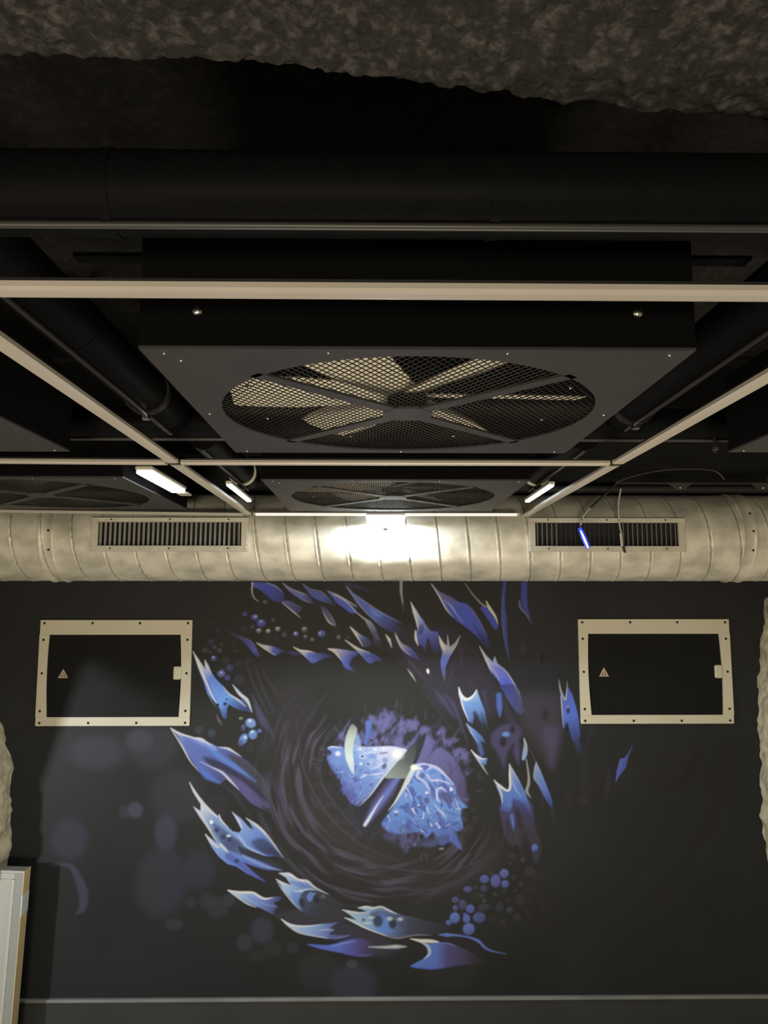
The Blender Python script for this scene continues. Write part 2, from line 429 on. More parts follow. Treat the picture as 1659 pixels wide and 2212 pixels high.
# ---- upper right dark plates
fill('K', [(600, 100), (1000, 100), (1090, 350), (1180, 560), (1200, 800), (1180, 1240), (640, 1240), (660, 1000), (600, 900), (580, 500)], (30, 31, 38), None, 8, .75)
fill('K', [(1370, 100), (1659, 100), (1640, 480), (1380, 500), (1250, 600), (1330, 380)], (27, 27, 31), None, 10, .6)
dot('K', 985, 960, 34, 60, (22, 22, 24), .8, .5); line('K', [(940, 880), (950, 980), (985, 1060)], (48, 50, 58), [10, 16, 4], 4, .5)
dot('K', 775, 830, 40, 60, (44, 42, 58), .5, .6)
fill('B', [(620, 500), (1000, 480), (1240, 640), (1400, 900), (1500, 1240), (1000, 1240), (800, 1000), (640, 800), (480, 640)], (36, 34, 46), None, 14, .8, gn=1 / .50)
for p, w in [([(1130, 640), (1150, 760), (1110, 840)], 26), ([(1220, 900), (1230, 1000), (1280, 1040)], 20), ([(1010, 1000), (1060, 900), (1090, 780)], 16), ([(560, 600), (700, 800), (860, 1000)], 30)]:
    line('B', p, (52, 48, 66), [2, w, 2], 3, .6)

# ================= upper-left group (A)
fill('A', [(762, 78), (905, 78), (965, 105), (1030, 150), (1058, 200), (1050, 232), (1000, 250), (930, 225), (880, 180), (830, 135), (790, 122)], [(0, (58, 66, 140)), (.5, (48, 56, 138)), (1, (52, 60, 150))], [(765, 80), (1050, 230)])
line('A', [(768, 80), (765, 160), (785, 215), (830, 250)], GW, [16, 10, 8, 2], 1.5, .75); dot('A', 882, 250, 22, 16, (74, 72, 80), .8)
line('A', [(900, 80), (975, 108), (1040, 165)], (120, 124, 165), [4, 10, 2], 1.2, .8)
line('A', [(860, 130), (900, 190), (960, 230)], (30, 30, 44), [2, 10, 2], 2, .8)
fill('A', [(1030, 248), (1100, 240), (1160, 270), (1215, 300), (1180, 350), (1120, 325), (1075, 290)], [(0, (70, 72, 120)), (1, (44, 46, 80))], [(1030, 250), (1200, 330)])
line('A', [(1032, 252), (1090, 302), (1150, 350), (1210, 402)], (150, 150, 165), [4, 8, 10, 1], 1, .9)
fill('A', [(1040, 82), (1120, 140), (1190, 168), (1265, 188), (1325, 270), (1240, 245), (1160, 200), (1090, 145)], [(0, (90, 96, 140)), (.6, (70, 78, 140)), (1, (60, 60, 105))], [(1040, 82), (1320, 270)])
line('A', [(1040, 80), (1110, 130), (1190, 163), (1262, 186)], (128, 130, 150), [4, 7, 9, 2], 1, .9)
line('A', [(1190, 215), (1240, 240), (1300, 262)], (120, 122, 150), [2, 7, 1], 1, .7)
fill('A', [(1215, 88), (1290, 140), (1380, 168), (1450, 212), (1515, 275), (1440, 262), (1370, 235), (1300, 200)], [(0, (60, 66, 112)), (.6, (58, 70, 138)), (1, (52, 54, 96))], [(1215, 88), (1515, 275)])
line('A', [(1218, 88), (1290, 135), (1390, 163), (1470, 232)], (105, 108, 135), [3, 8, 8, 1], 1.2, .8)
fill('A', [(1440, 150), (1530, 192), (1600, 232), (1680, 290), (1690, 360), (1600, 300), (1530, 262), (1488, 212)], [(0, (70, 76, 130)), (.5, (56, 70, 150)), (1, (50, 62, 150))], [(1440, 150), (1680, 340)])
line('A', [(1440, 150), (1530, 188), (1620, 240), (1700, 290)], (140, 142, 165), [3, 9, 9, 6], 1, .9)
fill('A', [(1380, 285), (1420, 390), (1450, 432), (1515, 468), (1495, 400), (1450, 335)], [(0, (60, 62, 92)), (1, (90, 92, 120))], [(1380, 285), (1515, 468)])
line('A', [(1395, 330), (1440, 410), (1462, 438), (1512, 467)], (170, 170, 178), [2, 8, 12, 1], 1, .9)
line('A', [(1620, 110), (1680, 200), (1740, 300)], (110, 112, 140), [2, 10, 2], 1.5, .7)
line('A', [(1260, 190), (1400, 300), (1520, 500), (1640, 560)], (38, 40, 50), [4, 40, 30, 4], 8, .5)
for x, y, r, col, al in [(700, 360, 22, (58, 60, 130), .9), (790, 388, 28, (76, 80, 160), .95), (848, 440, 36, (66, 72, 150), .95), (955, 415, 18, (70, 68, 80), .8), (690, 490, 28, (46, 44, 56), .8),
    (770, 475, 17, (66, 66, 92), .8), (825, 508, 24, (96, 98, 130), .9), (910, 512, 22, (120, 118, 120), .8), (995, 492, 22, (120, 118, 128), .85), (1055, 545, 24, (70, 68, 90), .8),
    (1158, 536, 22, (92, 100, 175), .95), (1235, 495, 28, (88, 86, 102), .85), (1243, 560, 18, (100, 98, 106), .85), (1305, 588, 18, (96, 94, 104), .85), (1388, 535, 32, (74, 84, 165), .95),
    (1540, 566, 19, (100, 98, 106), .85), (1622, 570, 16, (60, 58, 66), .8), (1130, 600, 24, (40, 38, 46), .7), (980, 570, 26, (40, 38, 46), .7), (900, 560, 30, (36, 34, 42), .8),
    (455, 515, 20, (50, 48, 66), .7), (510, 300, 36, (34, 33, 38), .7), (345, 300, 34, (32, 31, 38), .6), (400, 610, 28, (52, 50, 76), .75), (430, 655, 20, (60, 58, 96), .8), (492, 632, 16, (58, 56, 74), .7), (475, 688, 22, (74, 70, 82), .75),
    (345, 685, 28, (66, 62, 72), .7), (600, 640, 30, (40, 40, 48), .6), (615, 690, 16, (56, 54, 62), .7), (422, 755, 25, (66, 76, 150), .9), (530, 775, 34, (48, 46, 62), .7), (640, 800, 26, (50, 48, 60), .6),
    (750, 780, 34, (42, 40, 52), .7), (566, 842, 32, (56, 56, 100), .8), (490, 893, 32, (84, 92, 165), .9), (545, 930, 24, (62, 68, 140), .8), (650, 950, 48, (46, 46, 66), .7), (890, 810, 34, (36, 36, 42), .6),
    (400, 430, 36, (36, 35, 42), .6), (290, 430, 26, (36, 35, 42), .6), (500, 860, 20, (60, 60, 90), .5), (390, 700, 14, (64, 64, 88), .6)]:
    dot('A', x, y, r, r * .92, col, al, .35, shade=.5)
for x, y in [(798, 380), (845, 425), (1152, 530), (1372, 530), (995, 484), (826, 500), (910, 506), (1232, 488), (492, 882), (418, 745)]:
    dot('A', x, y, 8, 7, (175, 178, 200), .7, .6)
fill('A', [(515, 475), (620, 540), (700, 578), (765, 610), (800, 670), (845, 752), (790, 725), (730, 650), (650, 580), (570, 530)], [(0, (34, 34, 44)), (.4, (44, 46, 80)), (.8, (56, 66, 150)), (1, (44, 50, 110))], [(515, 475), (845, 750)])
line('A', [(620, 545), (755, 603), (800, 668), (842, 748)], (90, 94, 140), [2, 7, 6, 1], 1, .8)
# teeth of the upper lid
fill('A', [(803, 615), (870, 636), (940, 645), (1010, 672), (1080, 697), (1030, 702), (975, 732), (920, 700), (860, 662)], [(0, GW), (.35, (150, 150, 165)), (.55, (66, 78, 160)), (1, (48, 54, 120))], [(803, 615), (1080, 700)])
fill('A', [(1080, 700), (1140, 690), (1205, 720), (1140, 730)], (48, 46, 92), None, 2, .9)
line('A', [(803, 615), (870, 660), (930, 702), (980, 730)], (160, 160, 165), [3, 10, 8, 2], 1, .8)
fill('A', [(1133, 653), (1200, 680), (1265, 688), (1330, 706), (1400, 712), (1482, 736), (1390, 762), (1310, 800), (1250, 750), (1200, 706)], [(0, (170, 170, 175)), (.3, (150, 155, 180)), (.45, (72, 92, 180)), (1, (54, 62, 140))], [(1133, 653), (1460, 770)])
line('A', [(1133, 653), (1200, 683), (1265, 691), (1330, 706)], (178, 176, 172), [3, 12, 14, 2], 1, .85)
fill('A', [(1443, 668), (1560, 674), (1660, 692), (1700, 730), (1659, 760), (1640, 830), (1700, 890), (1600, 840), (1560, 765), (1505, 706)], [(0, (175, 175, 178)), (.35, (120, 130, 175)), (.6, (64, 80, 165)), (1, (44, 48, 90))], [(1443, 668), (1690, 830)])
line('A', [(1443, 668), (1510, 700), (1550, 750)], (180, 180, 178), [3, 14, 4], 1, .85)
# lid shadow and smear
fill('A', [(830, 760), (1250, 800), (1700, 900), (2200, 930), (2300, 1000), (1700, 1010), (1000, 980), (760, 900)], (30, 31, 33), None, 10, .8, gn=1 / .55)
for i, (a, b) in enumerate([((700, 780), (900, 1240)), ((780, 800), (960, 1240)), ((850, 840), (1010, 1100)), ((960, 980), (1010, 1110)), ((1130, 1040), (1170, 1180)), ((730, 1000), (830, 1240)), ((1050, 1000), (1080, 1240))]):
    line('A', [a, ((a[0] + b[0]) / 2 - 10, (a[1] + b[1]) / 2), b], (54, 53, 62), [2, 24, 10], 5, .5)

# ---- fringe spike beside left hatch (A/C)
fill('A', [(236, 693), (290, 770), (345, 852), (340, 768), (375, 820), (402, 885), (440, 940), (500, 1000), (560, 1072), (640, 1120), (688, 1136), (655, 1090), (590, 988), (640, 1035), (700, 1095), (740, 1150), (766, 1238),
           (707, 1228), (657, 1218), (607, 1198), (557, 1168), (540, 1210), (545, 1280), (528, 1305), (500, 1278), (477, 1210), (447, 1158), (407, 1118), (366, 1075), (330, 960), (280, 830)],
     [(0, (185, 187, 195)), (.25, (150, 158, 185)), (.42, (76, 104, 185)), (.75, (72, 118, 205)), (1, (56, 76, 150))], [(236, 693), (620, 1260)], sm=False, gn=1 / .55)
line('A', [(236, 693), (300, 840), (350, 960), (400, 1075), (450, 1165)], (190, 190, 195), [4, 18, 16, 12, 3], 1, .85, gn=1 / .6)
line('A', [(345, 770), (370, 840), (400, 890)], (175, 178, 188), [3, 16, 4], 1, .8, gn=1 / .6)
line('A', [(500, 1002), (565, 1078), (640, 1128), (712, 1192)], (200, 202, 208), [3, 12, 16, 3], 1, .9)
line('A', [(590, 990), (650, 1070), (720, 1130), (765, 1236)], (205, 207, 212), [4, 24, 28, 4], 1, .9)
line('A', [(365, 1065), (400, 1130), (450, 1200)], (120, 125, 150), [2, 12, 2], 1.2, .7)
line('A', [(380, 930), (440, 1050), (500, 1200)], (96, 130, 205), [4, 26, 10], 4, .6, gn=1 / .65)
dot('C', 540, 95, 13, 15, (26, 30, 48), .95); dot('C', 606, 85, 15, 15, (30, 36, 64), .95); dot('C', 622, 44, 10, 9, (36, 50, 100), .9)
line('C', [(528, 180), (550, 230), (578, 275)], (120, 120, 128), [3, 16, 2], 1.5, .7)
fill('C', [(640, 110), (700, 150), (780, 175), (760, 240), (740, 330), (735, 420), (640, 380), (600, 280), (620, 200)], (40, 41, 42), None, 5, .9)
for x, y, rx, ry, col, al, a in [(835, 258, 46, 40, (118, 152, 215), 1, 30), (856, 360, 38, 42, (105, 140, 210), 1, 0), (915, 328, 20, 18, (84, 110, 175), 1, 0), (770, 402, 34, 52, (100, 138, 210), 1, 30), (770, 296, 18, 28, (78, 90, 150), .9, 0),
    (748, 215, 17, 13, (135, 132, 120), .9, 0), (745, 440, 30, 30, (70, 70, 110), .7, 0), (375, 320, 36, 36, (70, 76, 96), .5, 0), (487, 348, 34, 38, (72, 82, 108), .5, 0), (835, 480, 40, 40, (58, 56, 60), .5, 0)]:
    dot('C', x, y, rx, ry, col, al, .22, a, shade=.35)
for x, y, r in [(786, 386, 13), (850, 336, 12), (828, 236, 14)]: dot('C', x, y, r, r, (190, 212, 235), .9, .5)
for p in [[(865, 95), (930, 240), (985, 325)], [(850, 0), (900, 120), (1000, 300), (1050, 400)]]: line('C', p, (82, 80, 124), [4, 34, 4], 4, .6)

# ---- big left horn (C)
fill('C', [(118, 300), (190, 338), (290, 383), (340, 388), (380, 390), (430, 420), (490, 455), (560, 468), (620, 474), (690, 510), (758, 562), (850, 640), (920, 710), (970, 790), (1000, 890), (1030, 980), (1110, 1145),
           (1040, 1085), (980, 1050), (860, 985), (780, 910), (700, 830), (620, 762), (560, 800), (470, 765), (380, 700), (320, 612), (230, 470), (180, 372)],
     [(0, (150, 165, 215)), (.15, (92, 112, 190)), (.35, (84, 100, 175)), (.55, (74, 74, 125)), (.8, (66, 64, 96)), (1, (54, 54, 70))], [(118, 300), (1050, 1080)], soft=1.6)
fill('C', [(640, 540), (760, 580), (860, 660), (930, 730), (980, 820), (1000, 920), (900, 830), (800, 740), (700, 640)], (62, 64, 74), None, 6, .9)
fill('C', [(410, 560), (560, 600), (700, 680), (830, 780), (930, 860), (1000, 980), (880, 890), (760, 790), (600, 690), (480, 640)], (46, 46, 66), None, 5, .9)
line('C', [(470, 470), (560, 560), (700, 650), (880, 780)], (82, 122, 205), [50, 55, 45, 4], 4, .9)
line('C', [(300, 395), (400, 430), (520, 490)], (126, 150, 220), [10, 50, 30], 4, .8)
fill('C', [(640, 730), (740, 770), (840, 850), (930, 930), (1000, 1010), (860, 975), (780, 905), (700, 820)], (88, 82, 138), None, 6, .9)
line('C', [(380, 600), (480, 650), (580, 700), (650, 770), (735, 858)], (190, 195, 220), [3, 8, 18, 20, 2], 1.5, .95)
line('C', [(380, 660), (450, 730), (560, 795)], (72, 112, 200), [30, 60, 6], 5, .9)
line('C', [(118, 302), (220, 462), (290, 590), (370, 690)], WH, [6, 14, 10, 2], 1, .85)
line('C', [(118, 302), (200, 352), (330, 392), (440, 432), (520, 470)], WH, [6, 20, 14, 12, 3], 1.2, .85)
line('C', [(335, 388), (400, 402), (470, 455)], WH, [6, 18, 3], 1, .9)
line('C', [(550, 474), (640, 490), (755, 560)], (195, 200, 210), [4, 22, 2], 1.2, .9)
line('C', [(760, 880), (860, 975), (980, 1040)], (92, 88, 165), [3, 10, 2], 1.5, .8)
line('C', [(560, 800), (700, 900), (830, 1100)], (60, 62, 80), [4, 30, 4], 6, .6)
line('C', [(1010, 700), (1080, 860), (1160, 1060)], (76, 74, 108), [6, 60, 10], 7, .6)

# ---- left claw (F)
fill('F', [(120, 36), (190, 145), (245, 235), (300, 290), (370, 350), (390, 327), (412, 380), (450, 430), (510, 480), (570, 492), (586, 460), (550, 395), (503, 305), (580, 362), (650, 440), (695, 468), (665, 405), (628, 360), (720, 412), (800, 488), (880, 598), (970, 724),
           (900, 700), (820, 706), (720, 670), (620, 600), (640, 700), (800, 760), (965, 832), (830, 834), (700, 795), (600, 755), (700, 850), (810, 938), (640, 862), (540, 795), (460, 772), (380, 702), (320, 620), (262, 503), (330, 555), (388, 606), (330, 482), (250, 372), (180, 290), (158, 260), (222, 300), (222, 235), (160, 130)],
     [(0, (205, 206, 214)), (.22, (198, 203, 220)), (.36, (125, 150, 205)), (.55, (125, 158, 218)), (.75, (88, 120, 205)), (.9, (78, 92, 180)), (1, (66, 80, 150))], [(120, 36), (860, 860)], sm=False, soft=1.0)
fill('F', [(330, 400), (420, 450), (520, 530), (620, 600), (700, 660), (640, 690), (540, 680), (450, 640), (400, 580), (340, 480)], [(0, (84, 104, 155)), (.6, (62, 70, 110)), (1, (50, 54, 72))], [(330, 400), (680, 680)], 5, .9)
fill('F', [(680, 570), (760, 540), (830, 575), (900, 650), (945, 705), (870, 695), (790, 680), (710, 630)], [(0, (60, 80, 130)), (1, (44, 46, 58))], [(740, 540), (900, 700)], 5, .95)
fill('F', [(560, 610), (700, 680), (820, 728), (925, 780), (965, 815), (820, 768), (680, 720), (590, 690)], (50, 54, 66), None, 3, .95)
line('F', [(560, 520), (640, 620), (740, 670), (810, 700)], (150, 180, 228), [26, 24, 14, 2], 2, .9)
line('F', [(600, 700), (700, 750), (820, 800), (950, 832)], (125, 155, 215), [20, 30, 26, 3], 2, .85)
line('F', [(470, 700), (600, 790), (700, 870), (800, 932)], (82, 94, 178), [60, 44, 26, 3], 3, .85)
for p, wv in [([(120, 38), (165, 125), (225, 210), (300, 290), (370, 350)], [4, 22, 30, 26, 16]), ([(505, 308), (560, 380), (590, 450)], [4, 20, 10]), ([(628, 362), (720, 425), (800, 500), (880, 602), (965, 718)], [4, 22, 22, 16, 2]),
              ([(160, 262), (220, 340), (300, 460), (380, 600)], [4, 26, 20, 6]), ([(262, 505), (320, 580), (380, 625)], [6, 30, 16]), ([(385, 330), (400, 375), (470, 450)], [6, 18, 6]), ([(400, 600), (440, 640), (470, 670)], [26, 24, 4])]:
    line('F', p, WH, wv, 1.2, .85)
for x, y, r in [(365, 470, 22), (425, 530, 24), (482, 556, 22), (545, 745, 22)]: dot('F', x, y, r, r * .9, (44, 54, 92), .85, .4)
dot('F', 318, 398, 17, 17, (225, 235, 242), 1, .3); dot('F', 472, 520, 20, 11, (205, 215, 228), .9, .4)
line('F', [(900, 560), (960, 650), (1060, 780), (1110, 805), (1250, 880)], (70, 76, 92), [2, 8, 10, 6, 1], 1.5, .7)

# ---- lower claws (I)
fill('I', [(480, 560), (700, 500), (960, 400), (1100, 540), (1060, 640), (900, 650), (650, 650), (540, 600)], (58, 58, 66), None, 10, .8)
fill('I', [(508, 190), (600, 188), (640, 220), (700, 248), (762, 254), (800, 285), (840, 330), (910, 358), (965, 388), (890, 372), (800, 345), (740, 352), (705, 390), (680, 440), (690, 500), (740, 545), (800, 575), (700, 520), (640, 462), (600, 402), (552, 352), (522, 292), (481, 243), (550, 275), (618, 300), (572, 232)],
     [(0, (205, 208, 216)), (.3, (150, 178, 226)), (.6, (112, 146, 212)), (1, (120, 130, 160))], [(500, 200), (900, 400)], sm=False, soft=1.0)
fill('I', [(615, 360), (700, 372), (700, 420), (720, 500), (760, 560), (690, 500), (640, 440)], [(0, (110, 150, 220)), (1, (70, 84, 130))], [(620, 370), (740, 540)], 3)
line('I', [(620, 270), (700, 300), (800, 310)], (96, 130, 205), [20, 44, 10], 3, .8)
fill('I', [(700, 400), (740, 360), (820, 345), (900, 372), (985, 430), (965, 520), (880, 578), (770, 575), (715, 520)], [(0, (72, 84, 112)), (.5, (58, 62, 78)), (1, (54, 54, 66))], [(700, 380), (960, 540)], 4)
line('I', [(510, 193), (600, 200), (680, 250), (760, 265), (830, 318), (905, 358), (965, 387)], (212, 215, 218), [6, 22, 20, 24, 14, 8, 1], 1.1, .95)
line('I', [(640, 356), (700, 352), (770, 335), (850, 342)], (195, 210, 235), [4, 16, 10, 2], 1.3, .9)
line('I', [(483, 245), (550, 283), (612, 305)], WH, [4, 16, 3], 1, .9); line('I', [(490, 260), (530, 325), (575, 385), (640, 465), (710, 532)], (190, 200, 220), [4, 10, 12, 8, 2], 1, .8)
dot('I', 715, 455, 26, 38, (44, 48, 66), .95, .3, -15); dot('I', 846, 430, 26, 32, (40, 42, 54), .95, .35); dot('I', 788, 402, 26, 42, (92, 132, 212), .95, .35, 10); dot('I', 822, 378, 12, 8, (150, 175, 215), .8, .5); dot('I', 902, 402, 22, 18, (96, 96, 108), .8, .5)
fill('I', [(48, 342), (140, 358), (250, 360), (312, 375), (372, 408), (432, 412), (470, 404), (530, 400), (515, 440), (460, 455), (500, 492), (470, 535), (490, 575), (420, 545), (340, 502), (260, 470), (190, 432), (110, 385)],
     [(0, (210, 212, 215)), (.35, (140, 172, 222)), (.65, (108, 132, 205)), (.9, (78, 84, 150)), (1, (60, 60, 90), .4)], [(48, 342), (500, 520)], soft=1.2)
line('I', [(50, 344), (150, 362), (270, 366), (330, 400), (385, 422), (460, 408)], (215, 216, 214), [6, 18, 20, 20, 18, 3], 1.1, .95)
line('I', [(50, 346), (140, 410), (230, 468), (310, 498)], (205, 210, 215), [4, 12, 12, 3], 1.1, .9)
line('I', [(230, 400), (340, 450), (480, 492)], (88, 112, 190), [4, 14, 4], 2, .8); line('I', [(280, 420), (380, 470), (500, 495)], (140, 165, 220), [3, 8, 2], 1.5, .8)
fill('I', [(500, 590), (640, 620), (900, 640), (1060, 620), (1300, 700), (1500, 800), (1600, 880), (1340, 940), (1200, 800), (950, 780)], (60, 57, 74), None, 9, .85)
fill('I', [(528, 602), (600, 640), (680, 658), (790, 658), (880, 647), (980, 640), (1040, 630), (970, 680), (1010, 700), (960, 738), (1150, 745), (1060, 780), (990, 782), (880, 768), (760, 742), (660, 712), (590, 665)],
     [(0, (215, 215, 215)), (.3, (160, 185, 222)), (.55, (128, 155, 212)), (.8, (80, 96, 165)), (1, (66, 66, 110), .6)], [(528, 602), (1100, 760)], soft=1.3)
line('I', [(530, 603), (600, 652), (700, 668), (800, 664), (890, 652)], (215, 217, 218), [5, 18, 14, 8, 2], 1.1, .9); line('I', [(560, 640), (662, 714), (762, 744), (900, 765), (960, 775)], (200, 208, 220), [4, 8, 8, 8, 2], 1.1, .85)
line('I', [(860, 706), (930, 698), (1000, 702)], (180, 200, 232), [3, 10, 2], 1.5, .8); line('I', [(960, 770), (1060, 765), (1150, 745)], (120, 120, 190), [4, 14, 3], 2, .8)
fill('I', [(762, 828), (850, 832), (960, 835), (1080, 802), (1190, 775), (1290, 790), (1370, 850), (1350, 935), (1240, 938), (1100, 912), (960, 886), (850, 860)],
     [(0, (80, 108, 200)), (.45, (82, 106, 205)), (.75, (82, 72, 140)), (1, (64, 60, 84), .5)], [(762, 828), (1370, 880)], soft=2)
line('I', [(960, 852), (1080, 822), (1195, 802)], (125, 145, 215), [3, 14, 3], 2, .85)
line('I', [(1100, 915), (1230, 930), (1350, 920)], (92, 90, 175), [4, 16, 3], 3, .7)
line('I', [(1310, 852), (1450, 855), (1560, 850), (1650, 850)], (198, 202, 208), [3, 20, 32, 4], 2.5, .85)
# skull shape (I/J)
fill('I', [(1075, 518), (1150, 530), (1230, 541), (1300, 536), (1214, 501), (1290, 488), (1350, 492), (1420, 490), (1480, 520), (1552, 545), (1640, 575), (1700, 580), (1804, 610), (1944, 640), (2040, 655), (2030, 700), (1944, 735), (1844, 745), (1724, 748), (1624, 770), (1544, 770), (1444, 740), (1350, 712), (1250, 675), (1160, 625), (1094, 588), (1155, 600), (1204, 612), (1150, 570)],
     [(0, (175, 200, 222)), (.2, (140, 172, 210)), (.36, (108, 144, 205)), (.5, (86, 104, 150)), (.62, (64, 70, 90)), (1, (50, 51, 56), .5)], [(1075, 560), (2040, 680)], sm=False, soft=1.2)
fill('I', [(1330, 545), (1420, 520), (1500, 550), (1600, 580), (1590, 600), (1480, 590), (1350, 600)], (72, 84, 112), None, 5, .8)
fill('I', [(1400, 560), (1500, 600), (1520, 720), (1440, 720), (1380, 680)], (86, 128, 212), None, 6, .85)
for a in [(1395, 622, 44, 52, (48, 56, 74)), (1527, 645, 36, 44, (44, 48, 62)), (1612, 640, 34, 40, (74, 84, 108)), (1266, 610, 17, 17, (88, 110, 140))]: dot('I', a[0], a[1], a[2], a[3], a[4], .9, .3)
for a in [(1335, 588, 30, 12), (1500, 600, 26, 18), (1595, 604, 24, 15), (1300, 640, 40, 10)]: dot('I', *a, (190, 200, 208), .8, .5)
for p, wv in [([(1076, 520), (1150, 536), (1235, 548), (1330, 536)], [5, 14, 10, 2]), ([(1215, 502), (1290, 494), (1350, 505), (1425, 494), (1500, 528), (1570, 558)], [5, 20, 18, 18, 14, 2]), ([(1095, 590), (1180, 630), (1300, 690), (1420, 735), (1500, 760)], [4, 14, 10, 8, 2])]:
    line('I', p, (215, 218, 216), wv, 1.1, .9)
line('J', [(185, 748), (320, 774), (420, 756), (520, 745), (640, 748)], (130, 126, 136), [3, 14, 12, 10, 2], 1.8, .9)
fill('J', [(640, 745), (800, 760), (950, 790), (1060, 870), (1100, 950), (1180, 1000), (1060, 980), (900, 850), (760, 800)], (44, 43, 46), None, 5, .9)
fill('J', [(590, 830), (700, 810), (780, 820), (850, 840), (950, 882), (1030, 930), (1100, 995), (950, 1012), (820, 1026), (700, 1048), (600, 1052), (445, 1030), (500, 990), (570, 952), (615, 905), (618, 860)],
     [(0, (88, 118, 205)), (.35, (84, 112, 200)), (.5, (80, 74, 130)), (.75, (70, 64, 92)), (1, (54, 54, 54), .4)], [(450, 950), (1080, 960)], soft=1.6)
line('J', [(690, 815), (780, 822), (850, 842)], (110, 120, 205), [3, 12, 3], 1.5, .8); line('J', [(460, 1030), (600, 1045), (700, 1044)], (80, 82, 180), [3, 14, 3], 2, .8)
line('J', [(530, 805), (590, 840), (612, 880), (608, 920), (560, 965)], (165, 185, 222), [8, 26, 30, 26, 4], 1.6, .95)
fill('J', [(437, 777), (520, 782), (600, 783), (650, 790), (700, 810), (600, 816), (530, 810), (480, 795)], (214, 214, 208), None, 1.1, .95)
line('J', [(690, 742), (770, 745), (850, 748), (960, 765), (1050, 800), (1110, 858), (1170, 888), (1310, 918)], (92, 118, 200), [4, 34, 16, 14, 24, 20, 12, 2], 1.8, .95)
# bubbles of lower right
for x, y, rx, ry, col, al in [(1105, 245, 40, 36, (88, 106, 190), 1), (1205, 260, 44, 56, (90, 98, 178), 1), (1282, 195, 40, 40, (92, 108, 180), 1), (1290, 288, 34, 34, (84, 100, 180), .95), (1165, 190, 24, 20, (64, 64, 66), .8), (955, 335, 38, 28, (84, 90, 160), 1),
    (845, 430, 32, 28, (84, 88, 140), .9), (1100, 330, 30, 30, (74, 76, 110), .85), (1025, 320, 18, 18, (66, 68, 72), .8), (845, 505, 24, 28, (82, 92, 160), .95), (910, 475, 34, 46, (78, 80, 124), .9), (978, 512, 38, 38, (88, 102, 185), .95), (1080, 395, 20, 20, (70, 70, 74), .8),
    (1105, 440, 20, 18, (78, 78, 82), .8), (1102, 495, 54, 30, (62, 68, 78), .8), (840, 592, 44, 48, (96, 120, 200), 1), (785, 635, 26, 24, (86, 102, 180), 1), (945, 600, 32, 38, (92, 112, 195), 1), (930, 562, 17, 17, (86, 96, 170), .9), (1058, 590, 54, 46, (82, 96, 165), .85),
    (965, 692, 52, 52, (96, 116, 195), 1), (1240, 495, 34, 42, (60, 64, 74), .7), (1332, 522, 30, 28, (66, 74, 92), .8), (1280, 352, 30, 26, (56, 58, 58), .7), (1200, 382, 22, 18, (72, 72, 72), .7), (1430, 290, 28, 28, (60, 60, 62), .7), (1510, 182, 48, 46, (60, 58, 62), .8),
    (1450, 72, 22, 26, (66, 64, 70), .8), (1355, 40, 28, 22, (64, 63, 62), .7), (1330, 98, 18, 16, (56, 56, 56), .7), (1370, 230, 26, 22, (60, 60, 60), .7), (1425, 430, 44, 54, (60, 56, 64), .7), (1520, 342, 44, 38, (48, 46, 52), .7), (1400, 590, 34, 30, (62, 60, 66), .7),
    (1270, 635, 26, 30, (58, 57, 60), .7), (1590, 222, 54, 34, (50, 50, 52), .7), (1510, 435, 34, 30, (50, 46, 50), .7), (1600, 420, 40, 40, (46, 42, 48), .6), (1030, 400, 50, 40, (54, 53, 52), .5), (1660, 500, 50, 60, (48, 44, 48), .6), (1640, 640, 46, 40, (44, 41, 42), .6),
    (1180, 600, 40, 44, (50, 50, 54), .6), (1320, 440, 30, 30, (52, 50, 54), .6), (1500, 540, 44, 36, (48, 44, 48), .6), (1060, 540, 30, 22, (60, 66, 86), .6), (1380, 350, 18, 16, (60, 60, 62), .7), (880, 390, 14, 12, (60, 60, 66), .7)]:
    dot('J', x, y, rx, ry, col, al, .22, shade=.45)

# ================= upper middle group (B)
fill('B', [(0, 190), (90, 232), (160, 292), (210, 348), (150, 345), (90, 300), (30, 255)], [(0, (60, 70, 150)), (1, (56, 68, 160))], [(0, 200), (200, 340)])
line('B', [(0, 185), (80, 222), (150, 280), (210, 345), (280, 402), (330, 440), (355, 500), (410, 592)], (150, 150, 165), [7, 10, 8, 7, 10, 26, 22, 2], 1.2, .9)
fill('B', [(280, 405), (345, 435), (385, 500), (425, 600), (470, 700), (380, 640), (350, 540)], [(0, (110, 112, 140)), (.5, (60, 62, 100)), (1, (38, 36, 50), .3)], [(300, 410), (440, 660)])
fill('B', [(110, 105), (200, 188), (280, 248), (350, 300), (440, 350), (520, 390), (630, 448), (560, 440), (618, 500), (600, 530), (540, 525), (480, 500), (400, 450), (340, 388), (270, 320), (215, 262)], [(0, (84, 88, 120)), (.35, (60, 78, 150)), (.6, (58, 76, 152)), (1, (44, 44, 84))], [(110, 105), (610, 520)])
line('B', [(112, 105), (160, 170), (215, 250), (300, 350), (400, 440)], (110, 114, 150), [3, 8, 8, 10, 2], 1.2, .8); line('B', [(190, 180), (280, 245), (430, 345), (620, 445)], (112, 118, 155), [3, 8, 9, 1], 1.2, .8)
line('B', [(330, 300), (370, 350), (430, 380)], (84, 112, 185), [4, 40, 6], 4, .6); line('B', [(205, 250), (215, 320)], (70, 72, 96), [10, 2], 1.5, .6)
line('B', [(90, 80), (200, 110), (330, 160)], (44, 50, 90), [6, 26, 4], 5, .6)
line('B', [(608, 72), (608, 160), (622, 262)], (120, 126, 128), [26, 22, 10], 1.5, .8); line('B', [(620, 260), (628, 340)], (70, 74, 78), [12, 2], 3, .6)
